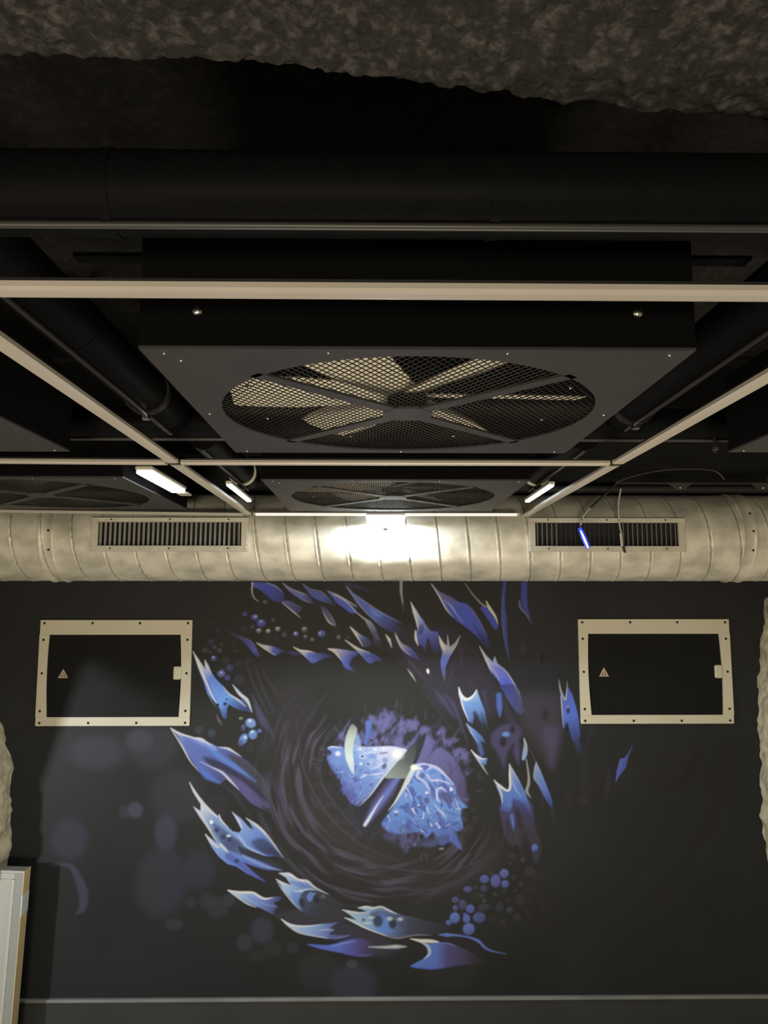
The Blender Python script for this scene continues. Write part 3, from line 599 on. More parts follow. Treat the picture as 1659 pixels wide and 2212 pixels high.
fill('B', [(693, 250), (740, 320), (790, 400), (825, 460), (860, 510), (940, 518), (955, 600), (952, 705), (890, 695), (868, 610), (845, 560), (822, 685), (785, 630), (760, 645), (735, 575), (733, 510), (757, 500), (742, 420), (716, 330)],
     [(0, (170, 168, 172)), (.25, (140, 148, 175)), (.45, (86, 110, 170)), (.65, (62, 76, 155)), (1, (48, 50, 120))], [(693, 250), (900, 700)], sm=False, soft=1.3)
line('B', [(695, 252), (722, 340), (748, 430), (762, 500)], (170, 170, 175), [4, 20, 16, 6], 1.2, .85); line('B', [(735, 510), (740, 580), (760, 640)], (178, 178, 180), [10, 22, 4], 1.2, .9)
line('B', [(800, 400), (830, 470), (870, 515)], (110, 120, 165), [3, 8, 3], 1.3, .8); dot('B', 785, 500, 26, 50, (40, 44, 84), .7, .5, 15)
fill('B', [(148, 470), (240, 540), (300, 572), (350, 625), (320, 655), (268, 648), (210, 562)], [(0, (165, 165, 170)), (.35, (130, 136, 160)), (.6, (64, 76, 130)), (1, (46, 50, 88), .4)], [(148, 470), (340, 640)])
line('B', [(150, 472), (200, 540), (265, 648)], (168, 168, 172), [3, 16, 3], 1.1, .85)
fill('B', [(103, 590), (210, 655), (260, 680), (330, 705), (400, 735), (440, 780), (380, 780), (322, 800), (262, 742), (205, 682)], [(0, (165, 165, 168)), (.35, (140, 146, 168)), (.6, (64, 82, 160)), (1, (46, 52, 110), .5)], [(103, 590), (420, 780)])
line('B', [(105, 592), (210, 662), (330, 708)], (170, 170, 172), [3, 14, 3], 1.1, .9)
fill('B', [(0, 672), (60, 688), (180, 690), (225, 715), (150, 750), (118, 790), (205, 872), (120, 850), (80, 790), (40, 730)], [(0, (165, 166, 172)), (.3, (110, 118, 165)), (.55, (62, 74, 155)), (1, (40, 44, 80), .4)], [(0, 672), (200, 860)])
line('B', [(0, 690), (40, 730), (70, 770)], (168, 168, 172), [12, 14, 3], 1.1, .85)
line('B', [(468, 542), (500, 590), (525, 662)], (165, 164, 170), [5, 26, 3], 1.2, .9)
fill('B', [(553, 525), (590, 590), (620, 625), (670, 650), (720, 690), (780, 770), (720, 752), (650, 712), (600, 655), (572, 590)], [(0, (170, 168, 170)), (.35, (120, 124, 150)), (.6, (66, 80, 150)), (1, (48, 52, 110), .5)], [(553, 525), (770, 770)])
line('B', [(560, 560), (610, 655), (690, 728)], (150, 150, 165), [10, 12, 3], 1.1, .8)
fill('B', [(945, 555), (985, 612), (1022, 645), (1022, 540), (1042, 655), (1090, 618), (1137, 552), (1105, 640), (1045, 740), (1005, 830), (1002, 975), (972, 880), (960, 790), (978, 700), (955, 625)],
     [(0, (160, 160, 168)), (.28, (130, 136, 160)), (.45, (70, 92, 165)), (.7, (60, 72, 140)), (1, (84, 84, 110))], [(990, 555), (990, 975)], sm=False, soft=1.3)
line('B', [(947, 558), (975, 640), (1005, 690)], (172, 172, 176), [4, 26, 4], 1.2, .85); line('B', [(1135, 555), (1100, 620), (1050, 670)], (92, 92, 110), [2, 12, 6], 1.2, .8)
fill('B', [(875, 82), (950, 158), (1030, 198), (1120, 248), (1180, 265), (1242, 320), (1300, 400), (1350, 490), (1385, 570), (1425, 690), (1380, 665), (1320, 600), (1250, 525), (1180, 472), (1100, 412), (1040, 342), (980, 262), (930, 180)],
     [(0, (100, 102, 125)), (.2, (72, 76, 125)), (.4, (48, 62, 150)), (.75, (46, 58, 145)), (1, (38, 40, 84))], [(875, 82), (1400, 660)])
line('B', [(880, 90), (950, 200), (1010, 310), (1080, 395)], (158, 158, 168), [4, 12, 12, 2], 1.1, .85); line('B', [(1000, 238), (1060, 290), (1110, 370), (1200, 465)], (120, 130, 175), [4, 14, 6, 1], 1.1, .85)
line('B', [(1180, 262), (1250, 330), (1330, 460), (1385, 570)], (78, 72, 118), [4, 16, 12, 2], 2, .8); line('B', [(950, 165), (1050, 230), (1140, 290)], (70, 70, 110), [6, 40, 10], 5, .6)
line('B', [(1250, 440), (1320, 560), (1390, 660)], (30, 32, 64), [4, 24, 4], 3, .7)
fill('B', [(1318, 300), (1380, 300), (1440, 370), (1475, 470), (1450, 495), (1400, 430), (1350, 350)], (46, 56, 138), None, 2)
line('B', [(1180, 82), (1240, 170), (1300, 240), (1350, 285), (1390, 295)], (118, 120, 120), [4, 8, 10, 14, 6], 1.2, .85); line('B', [(1368, 240), (1400, 305), (1450, 380), (1476, 452)], (160, 160, 155), [5, 26, 18, 2], 1.1, .9)
line('B', [(1535, 72), (1522, 250), (1532, 400), (1545, 600), (1575, 760)], (50, 58, 126), [22, 26, 40, 30, 4], 2.5, .85); line('B', [(1516, 200), (1512, 400), (1530, 580)], (74, 82, 130), [3, 10, 3], 1.8, .7)
fill('B', [(1308, 645), (1370, 730), (1428, 790), (1445, 735), (1470, 800), (1540, 858), (1600, 945), (1670, 1060), (1720, 1240), (1640, 1240), (1600, 1185), (1540, 1080), (1480, 955), (1420, 885), (1380, 800)],
     [(0, (165, 165, 170)), (.22, (125, 130, 160)), (.38, (76, 86, 150)), (.6, (54, 66, 150)), (1, (60, 74, 140))], [(1308, 645), (1660, 1220)], sm=False, soft=1.3, gn=1 / .52)
line('B', [(1310, 648), (1370, 770), (1415, 880)], (150, 150, 158), [3, 20, 3], 1.1, .85); line('B', [(1450, 800), (1540, 865), (1600, 950), (1668, 1070)], (140, 140, 145), [5, 8, 10, 3], 1.1, .8); line('B', [(1400, 840), (1450, 880), (1490, 960)], (140, 142, 160), [3, 8, 2], 1.1, .7)
dot('B', 848, 870, 12, 22, (185, 182, 182), .95, .4, -12); line('B', [(665, 850), (700, 900), (742, 965)], (140, 138, 145), [3, 14, 2], 1.2, .8); line('B', [(870, 900), (890, 950)], (66, 64, 78), [8, 2], 1.5, .7)
line('K', [(790, 105), (790, 300), (810, 400), (860, 500)], (44, 54, 125), [60, 66, 50, 4], 3, .85)
line('K', [(738, 290), (745, 370), (810, 450), (880, 560)], (92, 90, 112), [8, 20, 12, 2], 1.8, .85)
line('B', [(910, 1040), (990, 1140), (1090, 1290)], (70, 66, 104), [8, 50, 12], 4, .7); line('B', [(1000, 1080), (1080, 1180), (1200, 1500)], (72, 68, 104), [6, 40, 4], 4, .7); line('B', [(780, 1000), (900, 1170), (1100, 1450)], (56, 55, 66), [2, 12, 2], 2.5, .7)

# ================= right group (E)
fill('E', [(600, 80), (930, 80), (970, 240), (975, 400), (940, 560), (880, 730), (820, 640), (700, 480), (620, 350), (580, 200)], (62, 59, 76), None, 20, .6, gn=1 / .8)
fill('E', [(800, 400), (940, 380), (930, 560), (880, 730), (840, 620)], (72, 66, 98), None, 12, .6, gn=1 / .8)
dot('E', 820, 265, 34, 44, (40, 38, 44), .7, .5)
fill('E', [(420, 0), (545, 0), (590, 100), (610, 260), (560, 230), (500, 130), (450, 60)], [(0, (52, 62, 135)), (1, (70, 76, 118), .7)], [(450, 0), (600, 250)], 2)
line('E', [(540, 0), (590, 90), (600, 140)], (110, 108, 110), [5, 10, 2], 1.5, .7)
fill('E', [(410, 370), (560, 350), (610, 440), (520, 540), (470, 640), (455, 800), (400, 620), (320, 500)], (74, 68, 108), None, 6, .8)
line('E', [(440, 100), (520, 330), (600, 420)], (62, 58, 84), [10, 60, 20], 8, .7); line('E', [(270, 60), (310, 250)], (66, 66, 110), [30, 6], 5, .6)
dot('E', 468, 440, 32, 22, (84, 138, 205), .95, .5); dot('E', 442, 508, 32, 46, (38, 38, 46), .95, .35); dot('E', 526, 398, 24, 34, (38, 38, 48), .9, .4)
line('E', [(570, 500), (565, 600), (582, 710)], (76, 68, 118), [30, 60, 4], 5, .8)
line('E', [(405, 90), (410, 190), (414, 275)], (70, 102, 190), [44, 48, 14], 3, .9)
fill('E', [(45, 18), (60, 80), (95, 125), (130, 132), (170, 105), (207, 38), (230, 110), (275, 220), (312, 390), (290, 375), (245, 340), (205, 260), (182, 285), (170, 350), (130, 325), (92, 235), (62, 130)],
     [(0, (150, 180, 220)), (.35, (104, 146, 212)), (.65, (88, 124, 190)), (1, (64, 84, 140))], [(120, 60), (230, 380)], sm=False, soft=1.3)
fill('E', [(170, 250), (205, 240), (245, 330), (300, 400), (270, 420), (210, 360)], (44, 48, 62), None, 4, .9)
line('E', [(46, 20), (65, 90), (115, 128), (170, 100), (206, 42)], (220, 224, 228), [6, 30, 26, 18, 4], 1.2, .95); line('E', [(60, 95), (85, 200), (138, 325)], (200, 210, 226), [18, 14, 3], 1.3, .9)
fill('E', [(112, 342), (180, 395), (250, 455), (292, 525), (240, 498), (262, 560), (285, 630), (235, 590), (180, 470)], [(0, (140, 165, 215)), (.4, (84, 118, 195)), (1, (58, 76, 150))], [(112, 342), (285, 630)], sm=False, soft=1.4)
line('E', [(114, 345), (160, 430), (230, 520)], (150, 172, 215), [5, 12, 2], 1.5, .85); line('E', [(230, 560), (250, 620)], (80, 104, 180), [20, 30], 4, .7)
fill('E', [(153, 578), (200, 620), (252, 652), (303, 655), (290, 712), (268, 715), (312, 808), (260, 740), (215, 680)], [(0, (205, 205, 208)), (.5, (150, 175, 215)), (.75, (88, 134, 205)), (1, (120, 130, 150))], [(153, 578), (300, 740)], sm=False, soft=1.1)
line('E', [(155, 580), (200, 630), (258, 660), (298, 655)], (215, 214, 212), [4, 16, 10, 2], 1.1, .9); line('E', [(200, 640), (250, 720), (310, 806)], (175, 180, 188), [6, 12, 2], 1.1, .85)
fill('E', [(250, 255), (320, 480), (420, 700), (480, 760), (480, 900), (380, 840), (310, 700), (305, 560)], (38, 41, 44), None, 9, .8)
# big double horn at the right of the eye
fill('H', [(755, 230), (1010, 200), (1060, 440), (1115, 580), (1110, 700), (1085, 755), (1040, 690), (1000, 560), (935, 640), (960, 700), (900, 600), (850, 610), (790, 530), (762, 380)], [(0, (66, 66, 112)), (.5, (60, 56, 76)), (1, (58, 56, 66), .7)], [(900, 220), (960, 700)], 3, .95)
fill('E', [(358, 848), (420, 900), (480, 940), (497, 900), (502, 780), (498, 702), (540, 770), (592, 862), (640, 960), (682, 1085), (712, 1230), (600, 1180), (540, 1050), (500, 1140), (430, 1120), (432, 1050), (405, 960)],
     [(0, (150, 165, 200)), (.3, (86, 124, 200)), (.6, (78, 112, 196)), (.85, (68, 76, 140)), (1, (62, 58, 84))], [(500, 760), (560, 1200)], sm=False, soft=1.3)
fill('H', [(845, 190), (900, 200), (960, 230), (1000, 300), (1000, 380), (930, 300), (870, 260)], (52, 50, 90), None, 6, .7)
line('H', [(905, 290), (930, 400), (985, 530)], (40, 38, 48), [40, 60, 10], 6, .85); line('H', [(950, 380), (975, 520)], (66, 60, 78), [30, 6], 5, .8); line('H', [(810, 390), (830, 520)], (46, 44, 58), [26, 8], 4, .8)
line('H', [(852, 340), (862, 400), (872, 470)], (78, 112, 195), [30, 28, 4], 2.5, .9); line('H', [(880, 480), (930, 600)], (60, 58, 74), [30, 6], 4, .7); line('H', [(965, 540), (960, 690)], (42, 42, 44), [70, 30], 7, .8)
line('E', [(520, 850), (555, 930), (605, 1005)], (140, 165, 220), [14, 16, 3], 2, .85); line('E', [(520, 960), (495, 1080)], (84, 124, 205), [10, 40], 5, .6)
line('E', [(360, 850), (415, 905), (480, 945), (506, 915), (503, 800), (500, 706)], (212, 212, 208), [5, 24, 18, 20, 18, 4], 1.1, .95); line('E', [(395, 905), (428, 980), (434, 1060)], (190, 195, 200), [16, 18, 3], 1.4, .9); line('E', [(505, 715), (560, 820), (600, 890)], (150, 165, 195), [3, 8, 2], 1.2, .8)
dot('H', 1058, 630, 26, 36, (82, 108, 195), 1, .35); dot('H', 1068, 700, 30, 60, (58, 58, 76), .8, .3)
fill('E', [(628, 470), (655, 525), (662, 590), (645, 655), (612, 670), (622, 580), (630, 530)], [(0, (150, 158, 168)), (1, (128, 158, 205))], [(640, 480), (635, 660)], soft=1.3)
line('E', [(650, 530), (700, 610), (742, 695)], (84, 84, 92), [3, 7, 5], 1.2, .8); line('E', [(628, 472), (650, 530)], (170, 170, 172), [4, 12], 1.2, .9)
fill('E', [(738, 685), (780, 770), (820, 870), (858, 965), (885, 1045), (882, 1112), (840, 1050), (790, 960), (755, 890), (718, 830), (728, 750)], [(0, (150, 160, 190)), (.25, (108, 136, 195)), (.6, (82, 112, 195)), (1, (60, 84, 185))], [(738, 685), (880, 1110)], sm=False, soft=1.2)
line('E', [(738, 690), (724, 760), (722, 835), (770, 900)], (165, 172, 190), [4, 10, 8, 2], 1.3, .8); line('E', [(790, 960), (800, 1080)], (66, 66, 70), [14, 4], 2.5, .7); line('E', [(880, 1100), (905, 1230)], (58, 58, 62), [26, 8], 4, .6)
line('E', [(650, 665), (670, 790), (672, 880), (655, 950), (692, 1012)], (150, 155, 158), [8, 16, 24, 26, 3], 1.4, .9)
fill('E', [(943, 0), (962, 60), (1000, 122), (1020, 10), (1062, 82), (1092, 180), (1120, 300), (1134, 450), (1118, 540), (1062, 502), (1042, 420), (1012, 345), (985, 392), (975, 282), (966, 150)], [(0, (66, 82, 170)), (.5, (66, 96, 190)), (1, (58, 78, 160))], [(1000, 20), (1090, 520)], sm=False, soft=1.3, gn=1 / .75)
line('E', [(943, -50), (955, 30), (975, 90), (1000, 130), (1012, 60), (1018, -40)], (150, 150, 156), [3, 12, 14, 14, 10, 2], 1.2, .9, gn=1 / .75); line('E', [(962, 100), (972, 220), (982, 385)], (150, 152, 160), [10, 14, 2], 1.3, .85, gn=1 / .75)
dot('E', 1026, 230, 15, 26, (40, 44, 66), .9, .4); dot('E', 1020, 195, 12, 8, (150, 150, 150), .9, .5); line('E', [(1015, 350), (1018, 400)], (32, 34, 46), [26, 34], 2.5, .8); line('E', [(1115, 540), (1125, 600)], (56, 66, 110), [60, 20], 6, .6)
fill('E', [(1602, 538), (1565, 640), (1542, 742), (1492, 800), (1450, 868), (1462, 765), (1490, 660), (1525, 655), (1570, 600)], [(0, (66, 80, 150)), (1, (60, 78, 165))], [(1602, 540), (1455, 860)], sm=False, soft=1.3, gn=1 / .65)
line('E', [(1560, 620), (1570, 800), (1590, 1000)], (46, 46, 48), [8, 120, 20], 14, .6); line('E', [(1392, 740), (1385, 880), (1350, 1040)], (54, 50, 62), [4, 54, 6], 5, .7); line('E', [(1180, 560), (1170, 740), (1200, 930)], (50, 50, 58), [40, 50, 80], 10, .6)
line('E', [(1140, 370), (1240, 380), (1200, 500)], (54, 52, 74), [10, 60, 6], 10, .6); dot('E', 1160, 1040, 50, 36, (58, 57, 52), .5, .5); line('E', [(1030, 980), (1040, 1080)], (56, 55, 56), [34, 12], 6, .6)

# ================= the eye (D)
fill('P', [(600, 1480), (660, 1470), (680, 1560), (690, 1680), (740, 1770), (820, 1840), (920, 1870), (1040, 1840), (1085, 1820), (1070, 1880), (960, 1930), (840, 1925), (730, 1870), (650, 1790), (600, 1700), (585, 1580)], (54, 52, 58), None, 30, .5)
# concentric folds of the eyelid skin
XX, YY = xx, yy
EX, EY = 856.0, 1692.0
rad = np.sqrt((XX - EX) ** 2 + ((YY - EY) / .96) ** 2); th = np.arctan2(YY - EY, XX - EX)      # th: 0 right, pi/2 down, pi left
thm = np.mod(th + .6, 2 * math.pi) - .6                                                       # continuous across the left side
warp = (fbm(XX / 60, YY / 60, 3, 71) - .5) * 16
sk = fbm((rad + warp) / 7.5 - thm * 3.0 + 40, thm * 3.2 + 40, 2, 72)
sk2 = fbm((rad + warp) / 17 - thm * 2.0 + 80, thm * 2.4 + 30, 2, 73)
m_in = np.clip((rad - 168) / 30, 0, 1); m_out = np.clip((292 - rad + 40 * np.clip(np.cos(thm - 2.6), -1, 1)) / 70, 0, 1)
m_th = np.clip((thm - .35) / .45, 0, 1) * np.clip((4.15 - thm) / .5, 0, 1)
mk = m_in * m_out * m_th
lt = np.clip((sk - .46) / .16, 0, 1) * np.clip((sk2 - .30) / .25, 0, 1); dk = np.clip((.46 - sk) / .12, 0, 1)
CAN = CAN * (1 - (dk * mk * .45)[..., None]) + alb((36, 35, 40), 1 / K_LO) * (dk * mk * .45)[..., None]
CAN = CAN * (1 - (lt * mk * .62)[..., None]) + alb((84, 79, 102), 1 / K_LO) * (lt * mk * .62)[..., None]
for p in [[(700, 1610), (692, 1680), (725, 1740), (780, 1800)], [(640, 1560), (655, 1660), (705, 1755), (780, 1825), (860, 1860)], [(720, 1880), (830, 1912), (930, 1922), (1040, 1880)], [(780, 1860), (880, 1880), (980, 1880), (1060, 1845)]]:
    line('P', p, (72, 69, 84), [1, 6, 1], 3, .5)
# iris ground: mottled violet smoke with a ragged edge
ir = np.sqrt(((XX - 856) / 166) ** 2 + ((YY - 1688) / 152) ** 2)
spoke = fbm(thm * 9 + 30, rad / 26 + 10, 3, 81); mot = fbm(XX / 19 + (YY / 34), YY / 30, 3, 82); mot2 = fbm(XX / 7 + 3, YY / 12, 2, 83)
lowl = np.clip((YY - 1640) / 40, 0, 1) * np.clip((900 - XX) / 60, 0, 1)
mi = (1 - lowl * .9) * np.clip((1.0 - ir + (spoke - .5) * .5) / .16, 0, 1) * np.clip((mot - .20) / .2, .6, 1)
tt = np.clip((mot * .6 + mot2 * .4 - .37) / .22, 0, 1)[..., None]
icol = alb((54, 53, 72), 1 / K_LO) * (1 - tt) + alb((98, 98, 156), 1 / K_LO) * tt
CAN = CAN * (1 - mi[..., None] * .92) + icol * mi[..., None] * .92
rs_ = np.random.RandomState(11)
for k in range(50):
    t = rs_.uniform(0, 1); x = 200 + t * 1100; y = 340 + 120 * t + rs_.uniform(-120, 80) + 120 * max(0, t - .6)
    a = rs_.uniform(-1.4, -.9) if rs_.rand() < .7 else rs_.uniform(.2, .8); L = rs_.uniform(40, 110)
    c = (104, 106, 162) if rs_.rand() < .35 else ((46, 46, 62) if rs_.rand() < .7 else (80, 80, 120))
    line('D', [(x, y), (x + L * .5 * math.cos(a) + rs_.uniform(-15, 15), y + L * .5 * math.sin(a)), (x + L * math.cos(a), y + L * math.sin(a))], c, [4, rs_.uniform(14, 34), 4], 2.5, rs_.uniform(.3, .6))
# purple solid right part
fill('D', [(1070, 370), (1110, 380), (1160, 430), (1140, 500), (1220, 480), (1320, 560), (1400, 700), (1440, 850), (1400, 960), (1340, 820), (1250, 720), (1160, 650), (1080, 610), (990, 620), (1010, 520)], [(0, (98, 98, 158)), (.5, (96, 94, 152)), (1, (78, 70, 112))], [(1020, 450), (1430, 850)], 5, .92)
for p in [[(1100, 560), (1150, 500), (1180, 430)], [(1230, 590), (1300, 640), (1300, 720)], [(1330, 800), (1300, 720), (1360, 640)], [(1400, 900), (1380, 820), (1440, 760)], [(1120, 420), (1150, 460), (1130, 520)]]: line('D', p, (66, 60, 100), [3, 14, 3], 2.5, .7)
fill('D', [(540, 250), (590, 250), (580, 330), (560, 400), (545, 445), (515, 430), (540, 370)], (80, 112, 195), None, 3, .85); dot('D', 590, 365, 24, 30, (72, 96, 170), .7, .5)
dot('D', 655, 382, 32, 10, (42, 40, 64), .9, .5, -20); dot('D', 592, 412, 18, 12, (50, 52, 84), .9, .5)
# bright lower iris, left and right of the pupil
LEFT = [(195, 480), (230, 466), (300, 474), (340, 484), (440, 450), (520, 470), (640, 468), (760, 464), (850, 480), (905, 500), (830, 585), (690, 755), (580, 895), (490, 1000), (400, 965), (345, 870), (300, 750), (230, 655), (190, 570), (235, 530)]
RIGHT = [(975, 625), (1080, 618), (1170, 655), (1250, 722), (1338, 815), (1352, 905), (1400, 965), (1450, 1010), (1385, 1040), (1412, 1200), (1350, 1240), (1400, 1390), (1290, 1320), (1210, 1350), (1150, 1230), (1080, 1290), (1030, 1230), (880, 1250), (760, 1240), (680, 1150), (780, 1020), (880, 860), (940, 720)]
fill('D', LEFT, [(0, (208, 208, 240)), (.3, (165, 185, 232)), (.55, (112, 150, 218)), (.85, (96, 124, 200)), (1, (80, 84, 150))], [(820, 500), (380, 880)], soft=2, noise=.25)
fill('D', RIGHT, [(0, (190, 196, 235)), (.14, (108, 146, 220)), (.6, (92, 138, 216)), (1, (72, 96, 180))], [(1040, 600), (1060, 1330)], soft=2.5, noise=.25)
# cellular texture of the iris
def texture(poly, seed, ang, dark, light, sc=1.0):
    p = smooth_closed(T('D', poly), 3); wd = window(p, 2); m = polymask(p, wd, 4)
    X, Y = xx[wd], yy[wd]; a = math.radians(ang)
    wx = (fbm(X / 14, Y / 14, 3, seed + 50) - .5) * 14; wy = (fbm(X / 14, Y / 14, 3, seed + 60) - .5) * 14
    U = ((X + wx) * math.cos(a) + (Y + wy) * math.sin(a)) / (15 * sc); V = (-(X + wx) * math.sin(a) + (Y + wy) * math.cos(a)) / (7.5 * sc)
    n = fbm(U, V, 2, seed); r = 1 - np.abs(2 * fbm(U * .8 + 5, V * .8 + 9, 2, seed + 3) - 1)
    dk = np.clip((.46 - n) / .10, 0, 1); lt = np.clip((r - .955) / .04, 0, 1) * np.clip((fbm(X / 22, Y / 22, 2, seed + 7) - .42) / .15, 0, 1)
    g = 1 / K_LO
    CAN[wd] = CAN[wd] * (1 - (dk * m * .85)[..., None]) + alb(dark, g) * (dk * m * .85)[..., None]
    CAN[wd] = CAN[wd] * (1 - (lt * m * .6)[..., None]) + alb(light, g) * (lt * m * .6)[..., None]
texture([(200, 560), (420, 620), (560, 700), (660, 780), (490, 1000), (345, 900), (280, 740)], 21, -35, (78, 92, 175), (165, 188, 235), .8)
texture(RIGHT, 33, 62, (70, 88, 172), (185, 200, 240), 1.05)
for p, wv in [([(500, 500), (540, 530), (600, 520), (640, 560), (700, 560)], [6, 12, 14, 20, 30]), ([(640, 580), (700, 600), (640, 650), (570, 670)], [4, 20, 14, 3]), ([(560, 720), (640, 715), (700, 700)], [4, 18, 10])]:
    line('D', p, (196, 200, 238), wv, 1.3, .85)
for a in [(600, 555, 40, 26, (112, 150, 222), 10), (700, 525, 40, 9, (118, 126, 168), -5), (712, 590, 26, 26, (128, 150, 205), 0), (705, 645, 20, 28, (78, 84, 124), 30), (622, 690, 50, 14, (108, 146, 218), -10)]: dot('D', a[0], a[1], a[2], a[3], a[4], .9, .25, a[5])
dot('D', 509, 556, 30, 22, (185, 200, 238), .9, .3); dot('D', 509, 555, 14, 11, (62, 80, 130), .95, .35)
dot('D', 558, 626, 26, 16, (165, 185, 232), .8, .3, -20); dot('D', 560, 625, 14, 9, (56, 70, 120), .95, .35)
for a in [(480, 486, 22, 18), (625, 493, 18, 14), (700, 486, 17, 16), (290, 531, 24, 22), (497, 622, 13, 12), (1305, 850, 15, 18), (1085, 882, 14, 11)]: dot('D', *a, (215, 220, 245), .95, .4)
line('D', [(200, 482), (240, 470), (330, 478)], (210, 212, 240), [4, 12, 4], 1.2, .9); dot('D', 215, 515, 16, 14, (44, 44, 62), .95, .35)
dot('D', 285, 600, 50, 44, (104, 142, 210), .7, .5); line('D', [(490, 750), (530, 725), (560, 715)], (196, 205, 240), [5, 22, 4], 1.4, .9)
# right vein drawing
for p, wv in [([(990, 650), (1040, 625), (1100, 630), (1170, 655), (1230, 700), (1330, 805)], [22, 16, 12, 26, 20, 3]), ([(1010, 690), (1000, 740), (1060, 780), (1110, 850), (1130, 900)], [24, 18, 16, 14, 3]), ([(1090, 720), (1130, 770), (1200, 770), (1280, 795), (1330, 815)], [14, 20, 14, 10, 3]),
              ([(1180, 850), (1215, 838), (1265, 872)], [10, 26, 5]), ([(1175, 860), (1180, 930), (1210, 975)], [20, 22, 5]), ([(1150, 980), (1200, 1040), (1225, 1060), (1262, 1115)], [4, 14, 18, 4]), ([(1340, 920), (1360, 990), (1388, 1032)], [3, 10, 8]),
              ([(905, 840), (930, 880), (960, 960)], [16, 8, 2]), ([(1060, 1060), (1052, 1110)], [10, 14]), ([(960, 1030), (975, 1060), (990, 1080)], [22, 14, 3]), ([(1085, 1010), (1100, 1050), (1120, 1070)], [12, 12, 3]), ([(1170, 1150), (1200, 1190)], [16, 22]), ([(735, 1085), (760, 1130)], [10, 4]), ([(1115, 1150), (1130, 1180)], [8, 14])]:
    line('D', p, (196, 198, 236), wv, 1.3, .88)
dot('D', 1048, 728, 22, 22, (92, 98, 150), .95, .25); dot('D', 1135, 695, 44, 26, (88, 134, 212), .95, .25, -15); dot('D', 1268, 925, 66, 38, (84, 80, 132), .92, .25, 48)
dot('D', 1085, 950, 26, 30, (84, 80, 142), .85, .35); dot('D', 1135, 870, 22, 60, (76, 92, 165), .7, .4); dot('D', 812, 1075, 46, 46, (96, 136, 210), .8, .3); dot('D', 812, 1080, 18, 16, (76, 96, 170), .9, .4); dot('D', 812, 1050, 22, 12, (190, 198, 236), .85, .4)
dot('D', 1016, 1007, 11, 7, (24, 34, 76), .95, .4); dot('D', 1012, 995, 12, 8, (196, 202, 240), .9, .4)
for p in [[(790, 1000), (880, 1020), (930, 1070), (1000, 1110)], [(940, 860), (980, 960), (960, 1000)], [(1240, 1030), (1290, 1060), (1400, 1090)], [(1150, 1110), (1180, 1060), (1220, 1120)], [(1050, 1180), (1150, 1190), (1230, 1150)], [(930, 1110), (960, 1160), (1040, 1200)], [(1260, 1160), (1300, 1140), (1390, 1170)]]: line('D', p, (66, 74, 142), [3, 12, 3], 2, .75)
for a in [(900, 1210, 60, 40), (760, 1270, 60, 36), (1220, 1290, 70, 30), (1090, 1330, 70, 40)]: dot('D', *a, (72, 76, 126), .55, .5)
fill('G', [(1130, 510), (1210, 490), (1290, 440), (1290, 500), (1220, 535), (1170, 530)], (72, 80, 130), None, 4, .7); dot('G', 1300, 552, 22, 10, (120, 124, 136), .9, .5)
# pupil
fill('D', [(1078, 348), (1062, 430), (1030, 520), (992, 610), (958, 660), (930, 730), (890, 810), (840, 910), (770, 1030), (680, 1150), (640, 1230), (580, 1230), (490, 1140), (480, 1040), (520, 970), (585, 890), (700, 745), (830, 582), (905, 500), (960, 450), (1020, 390)], (40, 44, 54), None, 2, .98)
line('D', [(810, 745), (740, 860), (640, 1000), (545, 1150)], (86, 80, 140), [70, 110, 100, 50], 6, .75); line('D', [(830, 745), (740, 870), (620, 1030), (550, 1140)], (96, 116, 200), [30, 50, 50, 20], 5, .85)
line('D', [(700, 900), (630, 1010), (570, 1110), (532, 1170)], (215, 220, 246), [2, 12, 24, 26], 2.5, .95)
fill('D', [(905, 500), (960, 450), (1040, 400), (1040, 470), (1000, 560), (960, 640), (925, 720), (890, 752), (800, 750), (706, 738), (830, 582)], [(0, (52, 58, 62)), (.5, (84, 94, 94)), (1, (138, 150, 148))], [(1020, 430), (800, 760)], 1.5, .97)
fill('D', [(1076, 352), (1062, 430), (1030, 520), (990, 615), (960, 640), (985, 540), (1000, 440)], (44, 48, 58), None, 3, .9)
line('D', [(905, 502), (830, 585), (690, 752), (590, 890), (500, 985)], (200, 202, 228), [10, 14, 16, 10, 2], 1.4, .85); line('D', [(965, 668), (915, 770), (860, 870), (800, 970), (745, 1040)], (205, 215, 218), [40, 44, 26, 14, 3], 1.8, .9)
dot('D', 822, 535, 54, 48, (222, 222, 242), .8, .5); dot('D', 820, 535, 37, 35, (240, 246, 238), 1, .25); dot('D', 975, 655, 34, 27, (232, 240, 232), 1, .35); dot('D', 1022, 664, 18, 12, (225, 230, 242), .9, .5)
# crescent reflection
dot('D', 455, 420, 36, 80, (128, 160, 215), .8, .4, -8)
fill('D', [(412, 270), (372, 350), (351, 450), (358, 560), (384, 640), (424, 712), (436, 690), (432, 600), (424, 520), (432, 430), (452, 360), (462, 310), (440, 280)], [(0, (120, 128, 126)), (.25, (176, 186, 184)), (.7, (204, 220, 220)), (1, (185, 205, 228))], [(420, 270), (410, 710)], soft=2)
# smoky rims round the iris
rs_ = np.random.RandomState(3)
for k in range(40):
    a = rs_.uniform(-3.3, 1.4); r0 = rs_.uniform(.95, 1.08)
    x = 850 + 172 * r0 * math.cos(a) + 10; y = 1690 + 160 * r0 * math.sin(a); dx, dy = 10 * math.cos(a + rs_.uniform(-.5, .5)), 14 * math.sin(a)
    line('P', [(x - dx * .6, y - dy * .6), (x + dx * .3, y), (x + dx, y + dy)], (60, 60, 70) if rs_.rand() < .6 else (78, 74, 100), [1, rs_.uniform(3, 8), 1], 2.2, .45)

CAN = np.clip(CAN, 0.003, 0.86)

